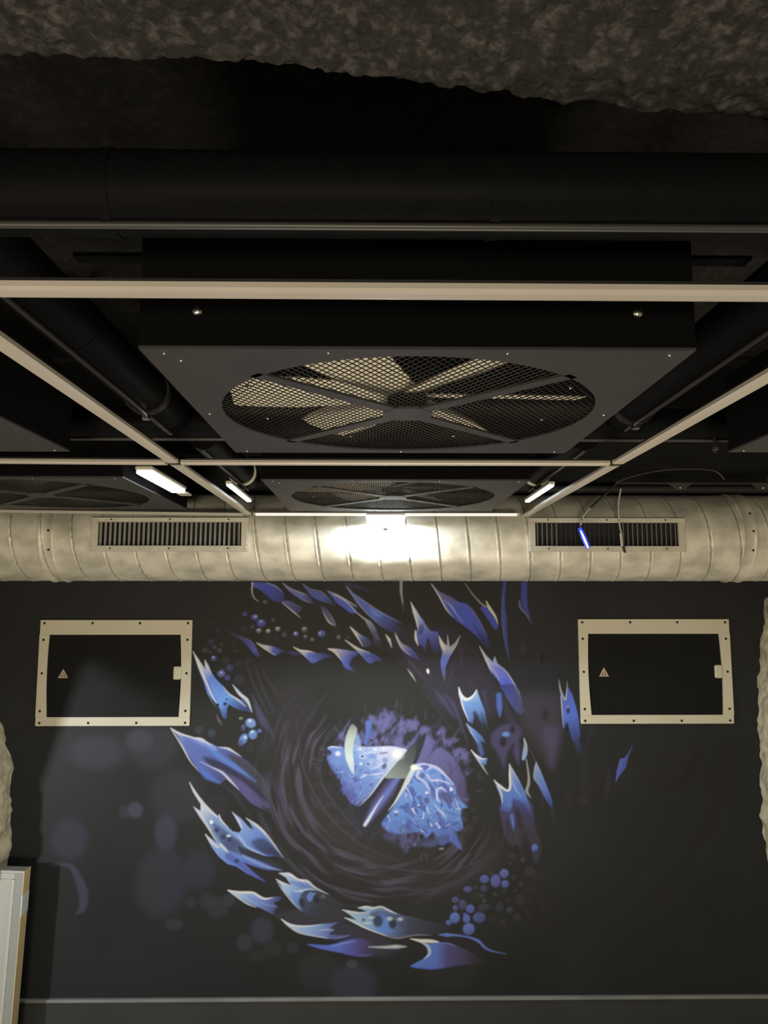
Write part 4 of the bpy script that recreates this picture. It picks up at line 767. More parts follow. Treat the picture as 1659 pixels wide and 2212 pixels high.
# ------------------------------------------------------------------ back wall carrying the mural (paint stored per vertex)
def paint_mat():
    m = bpy.data.materials.new('mural_paint'); m.use_nodes = True
    nt = m.node_tree; b = nt.nodes['Principled BSDF']
    a = nt.nodes.new('ShaderNodeVertexColor'); a.layer_name = 'paint'
    nt.links.new(a.outputs['Color'], b.inputs['Base Color'])
    b.inputs['Roughness'].default_value = 0.5; b.inputs['Specular IOR Level'].default_value = 0.16
    return m
WX0, WX1, WZ0, WZ1, STEP = -1.66, 1.74, EYE - 1.598, EYE + 0.16, 0.0031
nxg = int((WX1 - WX0) / STEP); nzg = int((WZ1 - WZ0) / STEP)
gx = np.linspace(WX0, WX1, nxg); gz = np.linspace(WZ0, WZ1, nzg)
GX, GZ = np.meshgrid(gx, gz)
P = np.stack([GX, np.full_like(GX, WALL_Y), GZ], -1)
wall = grid_mesh('wall_back', P, paint_mat(), False)
struct(wall); wall['label'] = 'wall painted with a dark blue reptile eye, horns and scales'
# inverse of the camera rotation: wall point -> canvas
vx, vy, vz = GX, np.full_like(GX, WALL_Y), GZ - EYE
c, s = math.cos(-YAW), math.sin(-YAW); vx, vy = vx * c - vy * s, vx * s + vy * c
c, s = math.cos(-PITCH), math.sin(-PITCH); vy, vz = vy * c - vz * s, vy * s + vz * c
PX = 829.5 + FPX * vx / vy - CX0; PY = 1106 - FPX * vz / vy - CY0
PX = np.clip(PX, 0, CW - 1.01); PY = np.clip(PY, 0, CH - 1.01)
xi = PX.astype(int); yi = PY.astype(int); fx = (PX - xi)[..., None]; fy = (PY - yi)[..., None]
colr = (CAN[yi, xi] * (1 - fx) + CAN[yi, xi + 1] * fx) * (1 - fy) + (CAN[yi + 1, xi] * (1 - fx) + CAN[yi + 1, xi + 1] * fx) * fy
ca = wall.data.color_attributes.new('paint', 'FLOAT_COLOR', 'POINT')
rgba = np.ones((nzg * nxg, 4), np.float32); rgba[:, :3] = colr.reshape(-1, 3)
ca.data.foreach_set('color', rgba.reshape(-1))

M_wallplain = mat('wall_paint_black', tuple(BASE), 0.5, spec=0.16)
struct(MB().box(-2.6, 2.6, WALL_Y + 0.006, WALL_Y + 0.1, -0.05, 3.0).build('wall_back_upper', M_wallplain))
bpy.data.objects['wall_back_upper'].name = 'wall_rear'
struct(MB().box(-2.6, 2.6, -2.2, WALL_Y + 0.1, -0.12, 0.0).build('floor', M_concrete))
# skirting panel and the thin grey strip on top of it
zt = EYE - 1.598
struct(MB().box(-1.66, 1.74, WALL_Y - 0.012, WALL_Y + 0.004, 0.0, zt - 0.008).build('baseboard_back', M_skirt))
struct(MB().box(-1.66, 1.74, WALL_Y - 0.016, WALL_Y + 0.004, zt - 0.008, zt + 0.004, 0.002).build('trim_1', M_strip))

# ------------------------------------------------------------------ ceilings of rough render
n1, n2 = 420, 260
u = np.linspace(-0.85, 0.85, n1); v = np.linspace(0, 1, n2)
U, V = np.meshgrid(u, v)
edge = np.interp(U, [-0.85, -0.43, -0.2, 0.0, 0.14, 0.43, 0.85], [0.70, 0.683, 0.680, 0.697, 0.722, 0.775, 0.82])
edge = edge + (fbm(U * 28 + 40, U * 0 + 3, 3, 2) - .5) * 0.014
nz1 = fbm(U * 85 + 90, V * 70 + 9, 3, 8); nz2 = fbm(U * 9 + 50, V * 8 + 9, 3, 18)
tt = V
Y = np.where(tt < .8, edge - (1 - tt / .8) * 0.75, edge + 0.012 * np.sin((tt - .8) / .2 * math.pi))
Z = np.where(tt < .8, EYE + 0.50, EYE + 0.50 + (tt - .8) / .2 * 0.60)
rr = np.clip(1 - np.abs(tt - .8) / .03, 0, 1) * 0.015
Y = Y - rr; Z = Z + rr
disp = (nz1 - .5) * 0.013 + (nz2 - .5) * 0.016
Z = Z + np.where(tt < .8, disp, 0); Y = Y + np.where(tt >= .8, disp, 0)
struct(grid_mesh('ceiling', np.stack([U, Y, Z], -1), M_rock))
u = np.linspace(-2.3, 2.3, 240); v = np.linspace(0.6, WALL_Y + 0.05, 150); U, V = np.meshgrid(u, v)
Z = EYE + 0.95 + (fbm(U * 9 + 50, V * 9 + 50, 5, 30) - .5) * 0.10 + 0.05 * (V - 1.2)
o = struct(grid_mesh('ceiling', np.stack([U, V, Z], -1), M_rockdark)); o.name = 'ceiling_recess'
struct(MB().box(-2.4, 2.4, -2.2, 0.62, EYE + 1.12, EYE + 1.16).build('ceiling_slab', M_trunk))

# ------------------------------------------------------------------ stone side walls, left one with an opening towards a lit room
def stone_jamb(name, sx, x_at, seed):
    """irregular stone wall end; x_at(z) gives the face position next to the mural"""
    zz = np.linspace(0.0, EYE + 0.02, 200); yv = np.linspace(2.98, WALL_Y + 0.0, 60)
    Yg, Zg = np.meshgrid(yv, zz)
    X = x_at(Zg) + sx * .10 * ((Yg < 3.215) & (Zg < .70)) * (sx < 0) + sx * (0.02 * ((WALL_Y - Yg) / 0.3)) + sx * (fbm(Yg * 14 + 20, Zg * 14 + 20, 4, seed) - .5) * 0.05
    return struct(grid_mesh(name, np.stack([X, Yg, Zg], -1), M_stone))
lx = lambda z: np.interp(z, [0, .80, .88, 1.0, 1.12, 1.3, 1.8], [-1.515, -1.512, -1.510, -1.515, -1.535, -1.60, -1.66])
rx = lambda z: np.interp(z, [0, .60, .80, 1.02, 1.06, 1.2, 1.3, 1.8], [1.70, 1.655, 1.635, 1.625, 1.640, 1.625, 1.635, 1.70])
stone_jamb('wall_left', -1, lx, 3); stone_jamb('wall_right', 1, rx, 7)
# right side wall towards the camera
struct(MB().box(1.74, 1.80, -2.2, 3.4, 0, 2.3).build('wall_right_plain', M_stone))
# unseen left side wall: polygon (y,z), gabled opening shaped to cut the doorway light
yz = [(-2.2, 0), (0.6, 0), (0.6, 1.10), (1.9, EYE - 0.65), (2.166, EYE - 0.623), (2.47, EYE - 0.452), (2.83, EYE - .966), (2.84, 0), (3.4, 0), (3.4, 2.3), (-2.2, 2.3)]
def slab(name, poly, x0, x1, m):
    n = len(poly); vs = [(x0, y, z) for y, z in poly] + [(x1, y, z) for y, z in poly]
    fs = [tuple(range(n)), tuple(range(2 * n - 1, n - 1, -1))] + [(i, i + n, (i + 1) % n + n, (i + 1) % n) for i in range(n)]
    return struct(MB().add(vs, fs).build(name, m))
slab('wall_left_light_cut', yz, -1.71, -1.67, M_stone)

# ------------------------------------------------------------------ ceiling grid of unlit light tubes
ZG = EYE + 0.32
TW, TH = 0.014, 0.009
prof = [(-TW, 0.003), (-TW * .8, 0.0008), (-TW * .45, 0), (TW * .45, 0), (TW * .8, 0.0008), (TW, 0.003), (TW, TH), (-TW, TH)]
def tube_light(p0, p1, label, m_=None):
    p0 = Vector(p0); p1 = Vector(p1); d = (p1 - p0).normalized()
    t = empty('light_tube', (p0 + p1) / 2, label, 'light tube', 'tubes of the ceiling light grid')
    a = p0 - t.location; b = p1 - t.location
    MB().tube([a + d * .008, b - d * .008], 1, prof=prof, smooth=False).build('diffuser', m_ or M_tube, t)
    for q, s in ((a, 1), (b, -1)):
        MB().tube([q, q + d * s * .009], 1, prof=[(x * 1.06, z * 1.05) for x, z in prof], smooth=False).build('end_cap', M_tubeback, t)
    MB().tube([a + d * .01, b - d * .01], 1, prof=[(x * .9, .009 + k * .004) for x, k in ((-TW, 0), (TW, 0), (TW, 1), (-TW, 1))], smooth=False).build('rear_channel', M_conn, t)
    return t
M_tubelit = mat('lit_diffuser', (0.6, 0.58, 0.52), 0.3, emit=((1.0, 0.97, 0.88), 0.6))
B1, B2, B3, XL, XR = 0.773, 1.764, 2.825, -0.472, 0.570
g = 0.018
tube_light((-1.5, B1, ZG + .004), (1.6, B1, ZG), 'long cream tube crossing the whole view, nearest of the crosswise tubes')
tube_light((XL + g, B2, ZG), (XR - g, B2, ZG), 'crosswise cream tube between the two middle fan boxes')
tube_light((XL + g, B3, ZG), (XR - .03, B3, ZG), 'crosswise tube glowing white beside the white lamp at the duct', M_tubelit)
tube_light((XL - 1.03, B2, ZG + .006), (XL - g, B2, ZG), 'crosswise cream tube at the left edge, between two left fan boxes')
tube_light((XL - 1.03, B3, ZG + .012), (XL - g, B3, ZG - .001), 'crosswise cream tube above the left duct grille')
tube_light((XL, B1 + g, ZG), (XL, B2 - g, ZG), 'long cream tube running away at the left, nearer of the left two')
tube_light((XL, B2 + g, ZG), (XL, B3 - g, ZG), 'cream tube running away left of the rear fan box to the duct')
tube_light((XR, B1 + g, ZG), (XR, B2 - g, ZG), 'long cream tube running away at the right, nearer of the right two')
tube_light((XR, B2 + g, ZG), (XR, B3 + 0.02, ZG), 'cream tube running away right of the rear fan box to the right grille')
def connector(x, y, arms, label):
    t = empty('tube_connector', (x, y, ZG + .001), label, 'connector', 'black connectors of the light grid')
    MB().box(-.016, .016, -.016, .016, .001, .010, .003).build('hub', M_conn, t)
    for ax, ay in arms:
        MB().box(min(0, ax * .022) - (.006 if ax == 0 else 0), max(0, ax * .022) + (.006 if ax == 0 else 0), min(0, ay * .022) - (.006 if ay == 0 else 0), max(0, ay * .022) + (.006 if ay == 0 else 0), .003, .008).build('pin', M_conn, t)
connector(XL, B1, [(1, 0), (-1, 0), (0, 1)], 'black connector hidden by the nearest crosswise tube, left')
connector(XL, B2, [(1, 0), (-1, 0), (0, 1), (0, -1)], 'black connector where four tubes meet, left of the large fan')
connector(XR, B2, [(-1, 0), (0, 1), (0, -1)], 'black connector where three tubes meet, right of the large fan')
connector(XL, B3, [(1, 0), (-1, 0), (0, -1)], 'black connector at the left end of the lit tube by the duct')

# ------------------------------------------------------------------ fan boxes
HB = 0.33
FW, FD, FH, FR = 0.735, 0.70, 0.17, 0.322
def fan_plate():
    """bottom plate with four sector openings, an octagonal hub plate and diagonal spokes"""
    b = MB(); N = 96; z0, z1 = 0.0, 0.004
    cy = 0.0
    def sq(a):
        c, s = math.cos(a), math.sin(a); k = min((FW / 2) / abs(c) if abs(c) > 1e-6 else 9, (FD / 2) / abs(s) if abs(s) > 1e-6 else 9)
        return (c * k, s * k)
    angs = sorted([2 * math.pi * i / N for i in range(N)] + [sgn for sgn in (math.atan2(FD, FW), math.pi - math.atan2(FD, FW), math.pi + math.atan2(FD, FW), 2 * math.pi - math.atan2(FD, FW))])
    n = len(angs); vs = []
    for z in (z0, z1):
        for a in angs: vs.append((FR * math.cos(a), FR * math.sin(a), z))
        for a in angs: x, y = sq(a); vs.append((x, y, z))
    fs = []
    for i in range(n):
        j = (i + 1) % n
        fs += [(i, j, j + n, i + n), (i + 2 * n, i + 3 * n, j + 3 * n, j + 2 * n), (i, i + 2 * n, j + 2 * n, j), (i + n, j + n, j + 3 * n, i + 3 * n)]
    b.add(vs, fs)
    for k in range(4):                                   # diagonal spokes
        a = math.pi / 4 + k * math.pi / 2; c, s = math.cos(a), math.sin(a); w0, w1 = 0.015, 0.011
        q = [(0.03, -w0), (FR + .01, -w1), (FR + .01, w1), (0.03, w0)]
        p = [(x * c - y * s, x * s + y * c) for x, y in q]
        m = len(p); b.add([(x, y, z0) for x, y in p] + [(x, y, z1) for x, y in p], [tuple(range(m)), tuple(range(2 * m - 1, m - 1, -1))] + [(i, i + m, (i + 1) % m + m, (i + 1) % m) for i in range(m)])
    p = [(.047 * math.cos(math.pi / 8 + k * math.pi / 4), .047 * math.sin(math.pi / 8 + k * math.pi / 4)) for k in range(8)]
    b.add([(x, y, z0 - .0006) for x, y in p] + [(x, y, z1) for x, y in p], [tuple(range(8)), tuple(range(15, 7, -1))] + [(i, i + 8, (i + 1) % 8 + 8, (i + 1) % 8) for i in range(8)])
    return b
def fan_guard():
    b = MB(); dx, dy = 0.0064, 0.0105; L = math.hypot(dx, dy); ang = math.atan2(dy, dx)
    sp = dx * dy * 2 / L / 1.0; t = 0.00050
    for sgn in (1, -1):
        a = sgn * ang; c, s = math.cos(a), math.sin(a); nxn, nyn = -s, c; k = -int(FR / sp)
        while k * sp < FR:
            o = k * sp
            if abs(o) < FR - .002:
                h = math.sqrt(FR * FR - o * o); x0, y0 = nxn * o - c * h, nyn * o - s * h; x1, y1 = nxn * o + c * h, nyn * o + s * h
                vs = [(x0 - nxn * t, y0 - nyn * t, .0045), (x0 + nxn * t, y0 + nyn * t, .0045), (x0, y0, .0062), (x1 - nxn * t, y1 - nyn * t, .0045), (x1 + nxn * t, y1 + nyn * t, .0045), (x1, y1, .0062)]
                b.add(vs, [(0, 1, 4, 3), (1, 2, 5, 4), (2, 0, 3, 5), (0, 2, 1), (3, 4, 5)])
            k += 1
    return b
def fan_blade(a0):
    b = MB(); a = math.radians(a0); c, s = math.cos(a), math.sin(a); rows = []; zc = 0.036
    for k in range(8):
        r = 0.030 + (FR - 0.012 - 0.030) * k / 7; ch = 0.060 + 0.048 * min(1, k / 4); pit = math.radians(13)
        if k == 7: ch *= .93
        row = []
        for j in range(7):
            q = (j / 6 - .5) * ch; camb = 0.004 * (1 - (2 * j / 6 - 1) ** 2)
            x, y, z = r, q * math.cos(pit), zc + q * math.sin(pit) - camb
            row.append((x * c - y * s, x * s + y * c, z))
        rows.append(row)
    vs = [p for r_ in rows for p in r_]; vs2 = [(x, y, z + .002) for x, y, z in vs]
    fs = [(i * 7 + j, i * 7 + j + 1, (i + 1) * 7 + j + 1, (i + 1) * 7 + j) for i in range(7) for j in range(6)]
    b.add(vs + vs2, fs + [tuple(q + 56 for q in reversed(f)) for f in fs], True)
    return b
def make_fan_box():
    t = empty('fan_box', (0, 0, 0), 'tmp', 'fan', 'square fan boxes above the light grid')
    h = MB(); tk = .003
    h.box(-FW / 2, FW / 2, -FD / 2, -FD / 2 + tk, .0042, FH).box(-FW / 2, FW / 2, FD / 2 - tk, FD / 2, .0042, FH)
    h.box(-FW / 2, -FW / 2 + tk, -FD / 2 + tk, FD / 2 - tk, .0042, FH).box(FW / 2 - tk, FW / 2, -FD / 2 + tk, FD / 2 - tk, .0042, FH)
    h.box(-FW / 2, FW / 2, -FD / 2, FD / 2, FH, FH + tk)
    h.build('housing', M_side, t)
    fan_plate().build('face_plate', M_box, t)
    fan_guard().build('mesh_guard', M_mesh, t)
    for k in range(6): fan_blade(k * 60 + 3).build('blade', M_blade, t)
    m = MB().cyl((0, 0, .020), (0, 0, 1), .036, .10, 28); m.cyl((0, 0, .012), (0, 0, 1), .02, .012, 20); m.build('motor', M_side, t)
    for sx in (-1, 1):
        for sy in (-1, 1):
            MB().box(min(sx * .30, sx * .50), max(sx * .30, sx * .50), sy * .24 - .012, sy * .24 + .012, FH + .003, FH + .009).build('hanger_arm', M_side, t)
    for sx in (-1, 1):
        MB().dome((sx * .292, -FD / 2, .052), (0, -1, 0), .0075, .004, 14).build('screw', M_steel, t)
    for x, y in [(-.34, -.33), (-.325, -.30), (.34, -.33), (-.12, -.335), (.12, -.335), (-.34, .335), (.34, .335), (0, .335), (-.35, 0), (.35, 0)]:
        MB().dome((x, y, 0), (0, 0, -1), .0028, .0015, 8, 2).build('rivet', M_steel, t)
    for k in range(8):
        a = math.pi * 2 * (k + .5) / 8; MB().dome((.285 * math.cos(a), .285 * math.sin(a), .02), (0, 0, -1), .005, .004, 8, 2).build('inner_bolt', M_steel, t)
    return t
cx = 0.057
fb = make_fan_box()
spots = [(cx, 1.317, 'large fan box in the centre, cream blades behind diamond mesh, nearest one'),
         (cx, 2.403, 'rear middle fan box right behind the white lamp, above the duct'),
         (cx - 1.10, 1.310, 'fan box at the left edge, only its corner in view above the left tube'),
         (cx - 1.10, 2.365, 'left rear fan box above the left duct grille'),
         (cx + 1.095, 1.300, 'fan box at the right edge, only its brownish corner in view')]
for i, (x, y, lab) in enumerate(spots):
    o = fb if i == 0 else copy_tree(fb)
    o.location = (x, y, EYE + HB); o['label'] = lab

# ------------------------------------------------------------------ black pipes carrying the boxes
def pipe(pts, r, name, label, rings=(), m=M_pipe, grp='black pipes above the light grid', highlight_line=True):
    p0 = Vector(pts[0]); t = empty(name, p0, label, 'pipe', grp)
    q = [Vector(p) - p0 for p in pts]
    MB().tube(q, r, 20).build('pipe_body', m, t)
    d = (q[1] - q[0]).normalized(); L = (q[-1] - q[0]).length
    for f in rings:
        c = q[0] + d * L * f; MB().tube([c - d * .006, c + d * .006], r * 1.03, 20).build('joint_ring', m, t)
    if highlight_line:  # paler raised line along the pipe, standing in for its highlight
        u = d.cross(Vector((0, 0, 1))).normalized()
        a = -0.35 if abs(d.x) > .5 else 0
        off = Vector((0, 0, -1)) * (r + .0015) * math.cos(a) + u * (r + .0015) * math.sin(-a)
        MB().tube([q[0] + off, q[-1] + off], .0045, 8).build('highlight_line', M_pipe_grey, t)
    return t
ZP = EYE + 0.45
pipe([(-0.50, 0.80, ZP), (1.6, 0.80, ZP)], .046, 'support_pipe', 'thick black pipe crossing in front of the fans, nearest, with a thin grey line for its highlight', (.1, .3, .6))
pipe([(-1.6, 1.86, ZP - .01), (1.72, 1.86, ZP - .01)], .042, 'support_pipe', 'black crosswise pipe in the dark between front and rear fan boxes', (.3, .7))
pipe([(XL - .02, 0.86, ZP), (XL - .02, 1.80, ZP)], .046, 'support_pipe', 'black pipe running away left of the large fan', (.36, .97))
pipe([(XR + .02, 0.86, ZP), (XR + .02, 1.75, ZP)], .046, 'support_pipe', 'black pipe running away right of the large fan', (.93,))
pipe([(XL + .03, 1.92, ZP - .02), (XL + .03, 2.62, ZP - .02)], .042, 'support_pipe', 'glossy black pipe left of the rear middle fan, lit by the lamp', (.9,))
pipe([(XR - .03, 1.92, ZP - .02), (XR - .03, 2.62, ZP - .02)], .042, 'support_pipe', 'glossy black pipe right of the rear middle fan, lit by the lamp', (.9,))
pipe([(0.55, 3.1, EYE + .462), (2.2, 3.1, EYE + .462)], .016, 'thin_pipe', 'thin grey pipe lying along the top of the duct at right', (), M_pipe_grey, None, False)
# fitting at the left end of the nearest pipe
t = empty('pipe_fitting', (-0.53, 0.80, ZP), 'dark square fitting at the left end of the nearest crosswise pipe', 'fitting')
MB().box(-.055, .03, -.045, .045, -.03, .055, .006).build('body', M_conn, t)
MB().cyl((-.03, -.045, -.018), (0, -1, 0), .006, .004).build('screw', M_steel, t); MB().cyl((.01, -.045, -.018), (0, -1, 0), .005, .004).build('screw', M_steel, t)
# pipe clamps with bright bolts, parts of their pipes
for pn, y, m_ in (('support_pipe.002', 1.60, M_conn), ('support_pipe.003', 1.68, M_conn), ('support_pipe.004', 2.50, M_flange), ('support_pipe.005', 2.50, M_flange)):
    pp = bpy.data.objects[pn]; dy_ = y - pp.location.y; rr_ = .051 if y < 2 else .047
    c_ = MB().tube([(0, dy_ - .01, 0), (0, dy_ + .01, 0)], rr_, 20).build('clamp', m_, pp)
    MB().box(-.008, .008, dy_ - .008, dy_ + .008, -.062, -rr_ + .002, .002).build('bolt', M_steel, c_)

# ------------------------------------------------------------------ spiral duct
DX0, DX1, DY, DZ, DR = -2.2, 2.3, 3.085, EYE + 0.259, 0.175
t = empty('spiral_duct', (0, DY, DZ), 'big round spiral-seam metal duct running along the top of the mural wall', 'duct')
b = MB(); NS = 120; K = 1150; vs = []; pitchx = 0.117
for i in range(K + 1):
    x = DX0 + (DX1 - DX0) * i / K
    for k in range(NS):
        a = 2 * math.pi * k / NS
        ph = ((x + a / (2 * math.pi) * pitchx) / pitchx) % 1.0
        r = DR + (0.0016 if ph < .05 else (-0.0030 if ph < .10 else 0)) 
        vs.append((x, -math.cos(a) * r, math.sin(a) * r))
GR = ((-1.060, -0.513), (0.618, 1.172))
def cut(i, k):                                          # the openings behind the grilles
    x = DX0 + (DX1 - DX0) * (i + .5) / K; a = 2 * math.pi * (k + .5) / NS
    return math.cos(a) > 0 and -.047 < math.sin(a) * DR < .049 and any(q0 < x < q1 for q0, q1 in GR)
fs = [(i * NS + k, i * NS + (k + 1) % NS, (i + 1) * NS + (k + 1) % NS, (i + 1) * NS + k) for i in range(K) for k in range(NS) if not cut(i, k)]
b.add(vs, fs, True); b.build('duct_body', M_duct, t)
for xj, lab in ((-1.262, 0), (1.452, 0)):
    j = MB(); j.tube([(xj - .03, 0, 0), (xj - .026, 0, 0), (xj - .022, 0, 0), (xj + .022, 0, 0), (xj + .026, 0, 0), (xj + .03, 0, 0)], [DR + .002, DR + .0065, DR + .003, DR + .003, DR + .0065, DR + .002], 96)
    cp = j.build('coupling', M_duct, t)
    for a in (-20, 4, 28):
        a = math.radians(a); MB().dome((xj + .012, -math.cos(a) * (DR + .003), math.sin(a) * (DR + .003)), (0, -math.cos(a), math.sin(a)), .005, .003, 10, 2).build('screw', M_screw, cp)

def duct_grille(x0, x1, label, missing=None):
    zc = EYE + 0.257; yf = DY - DR - .004
    t = empty('air_grille', ((x0 + x1) / 2, yf, zc), label, 'grille', 'air grilles on the duct')
    w = (x1 - x0) / 2; fw, fh = w + .024, .0655
    for a, lab in (((-fw, fw, -.002, .014, -fh, -.043), 0), ((-fw, fw, -.002, .014, .049, fh), 0), ((-fw, -w, -.002, .014, -.043, .049), 0), ((w, fw, -.002, .014, -.043, .049), 0)):
        MB().box(*a, .0015).build('frame_strip', M_flange, t)
    for s in (-1, 1):                                   # flange cheeks reaching back to the round duct
        MB().box(s * fw - .003, s * fw + .003, .0, .013, -fh, fh).build('cheek', M_flange, t)
    MB().box(-w, w, .026, .028, -.043, .049).build('dark_back', M_trunk, t)
    n = 30; sw = 2 * w / n
    for k in range(n):
        x = -w + sw * (k + .5)
        if missing and missing[0] < k / n < missing[1]:
            MB().box(x - .0012, x + .0022, .014, .025, -.043, .049).build('slat', M_slatdark, t)
        else:
            MB().add([(x - .0035, .003, -.043), (x + .003, .009, -.043), (x + .003, .012, -.043), (x - .0035, .006, -.043), (x - .0035, .003, .049), (x + .003, .009, .049), (x + .003, .012, .049), (x - .0035, .006, .049)],
                     [(0, 1, 2, 3), (4, 7, 6, 5), (0, 4, 5, 1), (1, 5, 6, 2), (2, 6, 7, 3), (3, 7, 4, 0)]).build('slat', M_slat, t)
    for fx_ in (-.82, 0, .82):
        for z in (-.054, .057): MB().dome((fx_ * w, -.002, z), (0, -1, 0), .0034, .002, 8, 2).build('screw', M_screw, t)
    return t
duct_grille(-1.060, -0.513, 'air grille with thin grey vertical slats on the left part of the duct')
duct_grille(0.618, 1.172, 'air grille on the right of the duct, dark gap in its slats, cables in front', (.15, .58))

# ------------------------------------------------------------------ lit lamp at the end of the grid
def emis(name, col, st):
    return mat(name, (0.8, 0.8, 0.8), 0.4, emit=(col, st))
M_lamp = emis('lamp_lens', (0.86, 0.96, 1.0), 12.0)
t = empty('ceiling_lamp', (0.040, 2.835, EYE + .320), 'small white lamp glowing brightly under the rear tube, in front of the duct', 'lamp')
MB().box(-.074, .074, -.030, .026, -.001, .007, .003).build('lamp_housing', M_flange, t)
MB().add([(-.074, -.030, -.001), (.074, -.030, -.001), (.074, .026, -.001), (-.074, .026, -.001), (-.070, -.024, -.022), (.070, -.024, -.022), (.070, .020, -.022), (-.070, .020, -.022)],
         [(3, 2, 1, 0), (4, 5, 6, 7), (0, 1, 5, 4), (1, 2, 6, 5), (2, 3, 7, 6), (3, 0, 4, 7)]).build('lens', M_lamp, t)
k = MB(); k.cyl((0, .014, -.022), (0, 0, -1), .006, .016, 12); k.dome((0, .014, -.038), (0, 0, -1), .013, .016, 16); k.build('sensor_knob', M_conn, t)
l = bpy.data.lights.new('ceiling_lamp_light', 'AREA'); l.shape = 'RECTANGLE'; l.size = .13; l.size_y = .04; l.energy = 13.5; l.color = (0.86, 0.96, 1.0)
lo = bpy.data.objects.new('ceiling_lamp_light', l); lo.parent = t; lo.location = (0, -.004, -.0235); COL.objects.link(lo)

# lit batten beside the left rear fan box
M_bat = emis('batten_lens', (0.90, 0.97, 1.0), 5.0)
t = empty('batten_lamp', (-0.622, 2.22, EYE + .352), 'short lit white batten lamp between the left rear fan box and the left tube', 'lamp')
MB().box(-.024, .024, -.20, .17, .0, .012, .003).build('housing', M_flange, t)
MB().box(-.0530, -.020, -.03, .03, .002, .008).build('arm', M_conn, t)
MB().box(-.022, .022, -.195, .165, -.010, .001, .003).build('lens', M_bat, t)
MB().box(-.016, .022, .20, .25, -.008, .0, .002).build('end_bracket', M_tube, t); MB().box(-.012, .012, .165, .205, .004, .009).build('link', M_conn, t)

for x, lab in ((-.440, 'slim glowing strip for the lamp reflection on the left rear pipe'), (.534, 'slim glowing strip for the lamp reflection on the right rear pipe')):  # added glowing strips, standing in for lamp reflections on the pipes
    t = empty('pipe_glint_strip', (x, 2.45, EYE + .352), lab, 'lamp', 'glowing strips for lamp reflections on the rear pipes')
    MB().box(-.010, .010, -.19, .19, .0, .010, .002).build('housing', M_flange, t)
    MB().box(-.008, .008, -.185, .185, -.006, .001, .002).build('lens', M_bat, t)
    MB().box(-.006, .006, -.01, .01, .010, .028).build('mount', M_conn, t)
# ------------------------------------------------------------------ wall hatches
def hatch(x0, x1, z0, z1, label):
    ox, oz = (x0 + x1) / 2, (z0 + z1) / 2
    t = empty('wall_hatch', (ox, WALL_Y, oz), label, 'hatch', 'framed black hatches on the mural wall')
    w, h = (x1 - x0) / 2, (z1 - z0) / 2
    ls, lt, lb = .046, .063, .037
    MB().box(-w, w, -.010, -.001, h - lt, h, .002).build('top_rail', M_frame, t)
    MB().box(-w, w, -.010, -.001, -h, -h + lb, .002).build('bottom_rail', M_frame, t)
    for s in (-1, 1):                                   # side rails with a bowed inner edge
        N = 16; pts = [(s * w, h - lt + .0015), (s * w, -h + lb - .0015)]
        inner = [(s * (w - ls + .006 * math.sin(math.pi * k / N) + (-.002 if s > 0 else .004) * (k / N)), (-h + lb - .0015) + (2 * h - lt - lb + .003) * k / N) for k in range(N + 1)]
        MB().prism(pts + inner, -.0105, -.001).build('side_rail', M_frame, t)
    d = MB().box(-w + ls - .01, w - ls + .01, -.0045, -.0008, -h + lb - .01, h - lt + .01).build('door', M_black, t)
    MB().box(-w + ls + .004, -w + ls + .030, -.006, -.0045, -h + lb, h - lt).build('hinge_strip', M_black, t)
    MB().box(w - ls - .028, w - ls + .004, -.016, -.0045, -.03, .026, .004).build('latch', M_frame, t)
    # triangular warning sticker
    a, z = -w + ls + .060, -.004
    MB().prism([(a - .021, z - .019), (a + .021, z - .019), (a, z + .019)], -.0058, -.0046).build('warning_sticker', mat('sticker_pale', (0.50, 0.40, 0.30), .5), t)
    q = MB(); q.prism([(a - .0125, z - .0145), (a + .0125, z - .0145), (a, z + .0085)], -.0062, -.0058)
    q.build('warning_mark', mat('sticker_dark', (0.16, 0.11, 0.08), .5), t)
    q = MB(); q.prism([(a - .003, z - .0125), (a + .003, z - .0125), (a + .0015, z + .003), (a - .0015, z + .003)], -.0065, -.0062)
    q.build('warning_bar', mat('sticker_pale', (0.5, 0.4, 0.3)), t)
    sx = [-w + .018, -w + .018 + (2 * w - .036) * .335, -w + .018 + (2 * w - .036) * .665, w - .018]
    for x in sx:
        for zz in (h - .014, -h + .013): MB().dome((x, -.010, zz), (0, -1, 0), .0055, .0025, 12, 2).build('screw', M_screw, t)
    for x in (-w + .018, w - .018):
        for zz in (h - .084, -.003, -h + .062): MB().dome((x, -.0105, zz), (0, -1, 0), .0055, .0025, 12, 2).build('screw', M_screw, t)
hatch(-1.428, -0.781, EYE - .519, EYE - .0765, 'cream-framed black hatch left of the eye, partly lit')
hatch(0.874, 1.528, EYE - .514, EYE - .0735, 'cream-framed black hatch right of the eye, in shade')

# ------------------------------------------------------------------ framed panel leaning at the lower left edge
t = empty('framed_panel', (-1.375, 3.15, 0), 'off-white framed panel with yellow edge and white tape, standing at the lower left edge', 'panel')
t.rotation_euler = (0, R(2.0), 0); t.location.x -= .024
zt_ = 0.70
M_white = mat('panel_offwhite', (0.42, 0.41, 0.37), .45); M_cream = mat('moulding_cream', (0.50, 0.46, 0.37), .45); M_band = mat('edge_band_yellow', (0.62, 0.47, 0.24), .5); M_greyed = mat('frame_grey', (0.30, 0.295, 0.27), .45); M_patch = mat('tape_white', (0.62, 0.64, 0.58), .5)
MB().box(-.14, -.003, .0, .050, 0, zt_ - .002).build('backing', M_greyed, t)
MB().box(-.034, -.003, -.006, -.0005, 0, zt_ - .01).build('stile', M_greyed, t)
MB().box(-.14, -.003, -.006, -.0005, zt_ - .01, zt_, .001).build('top_edge', M_white, t)
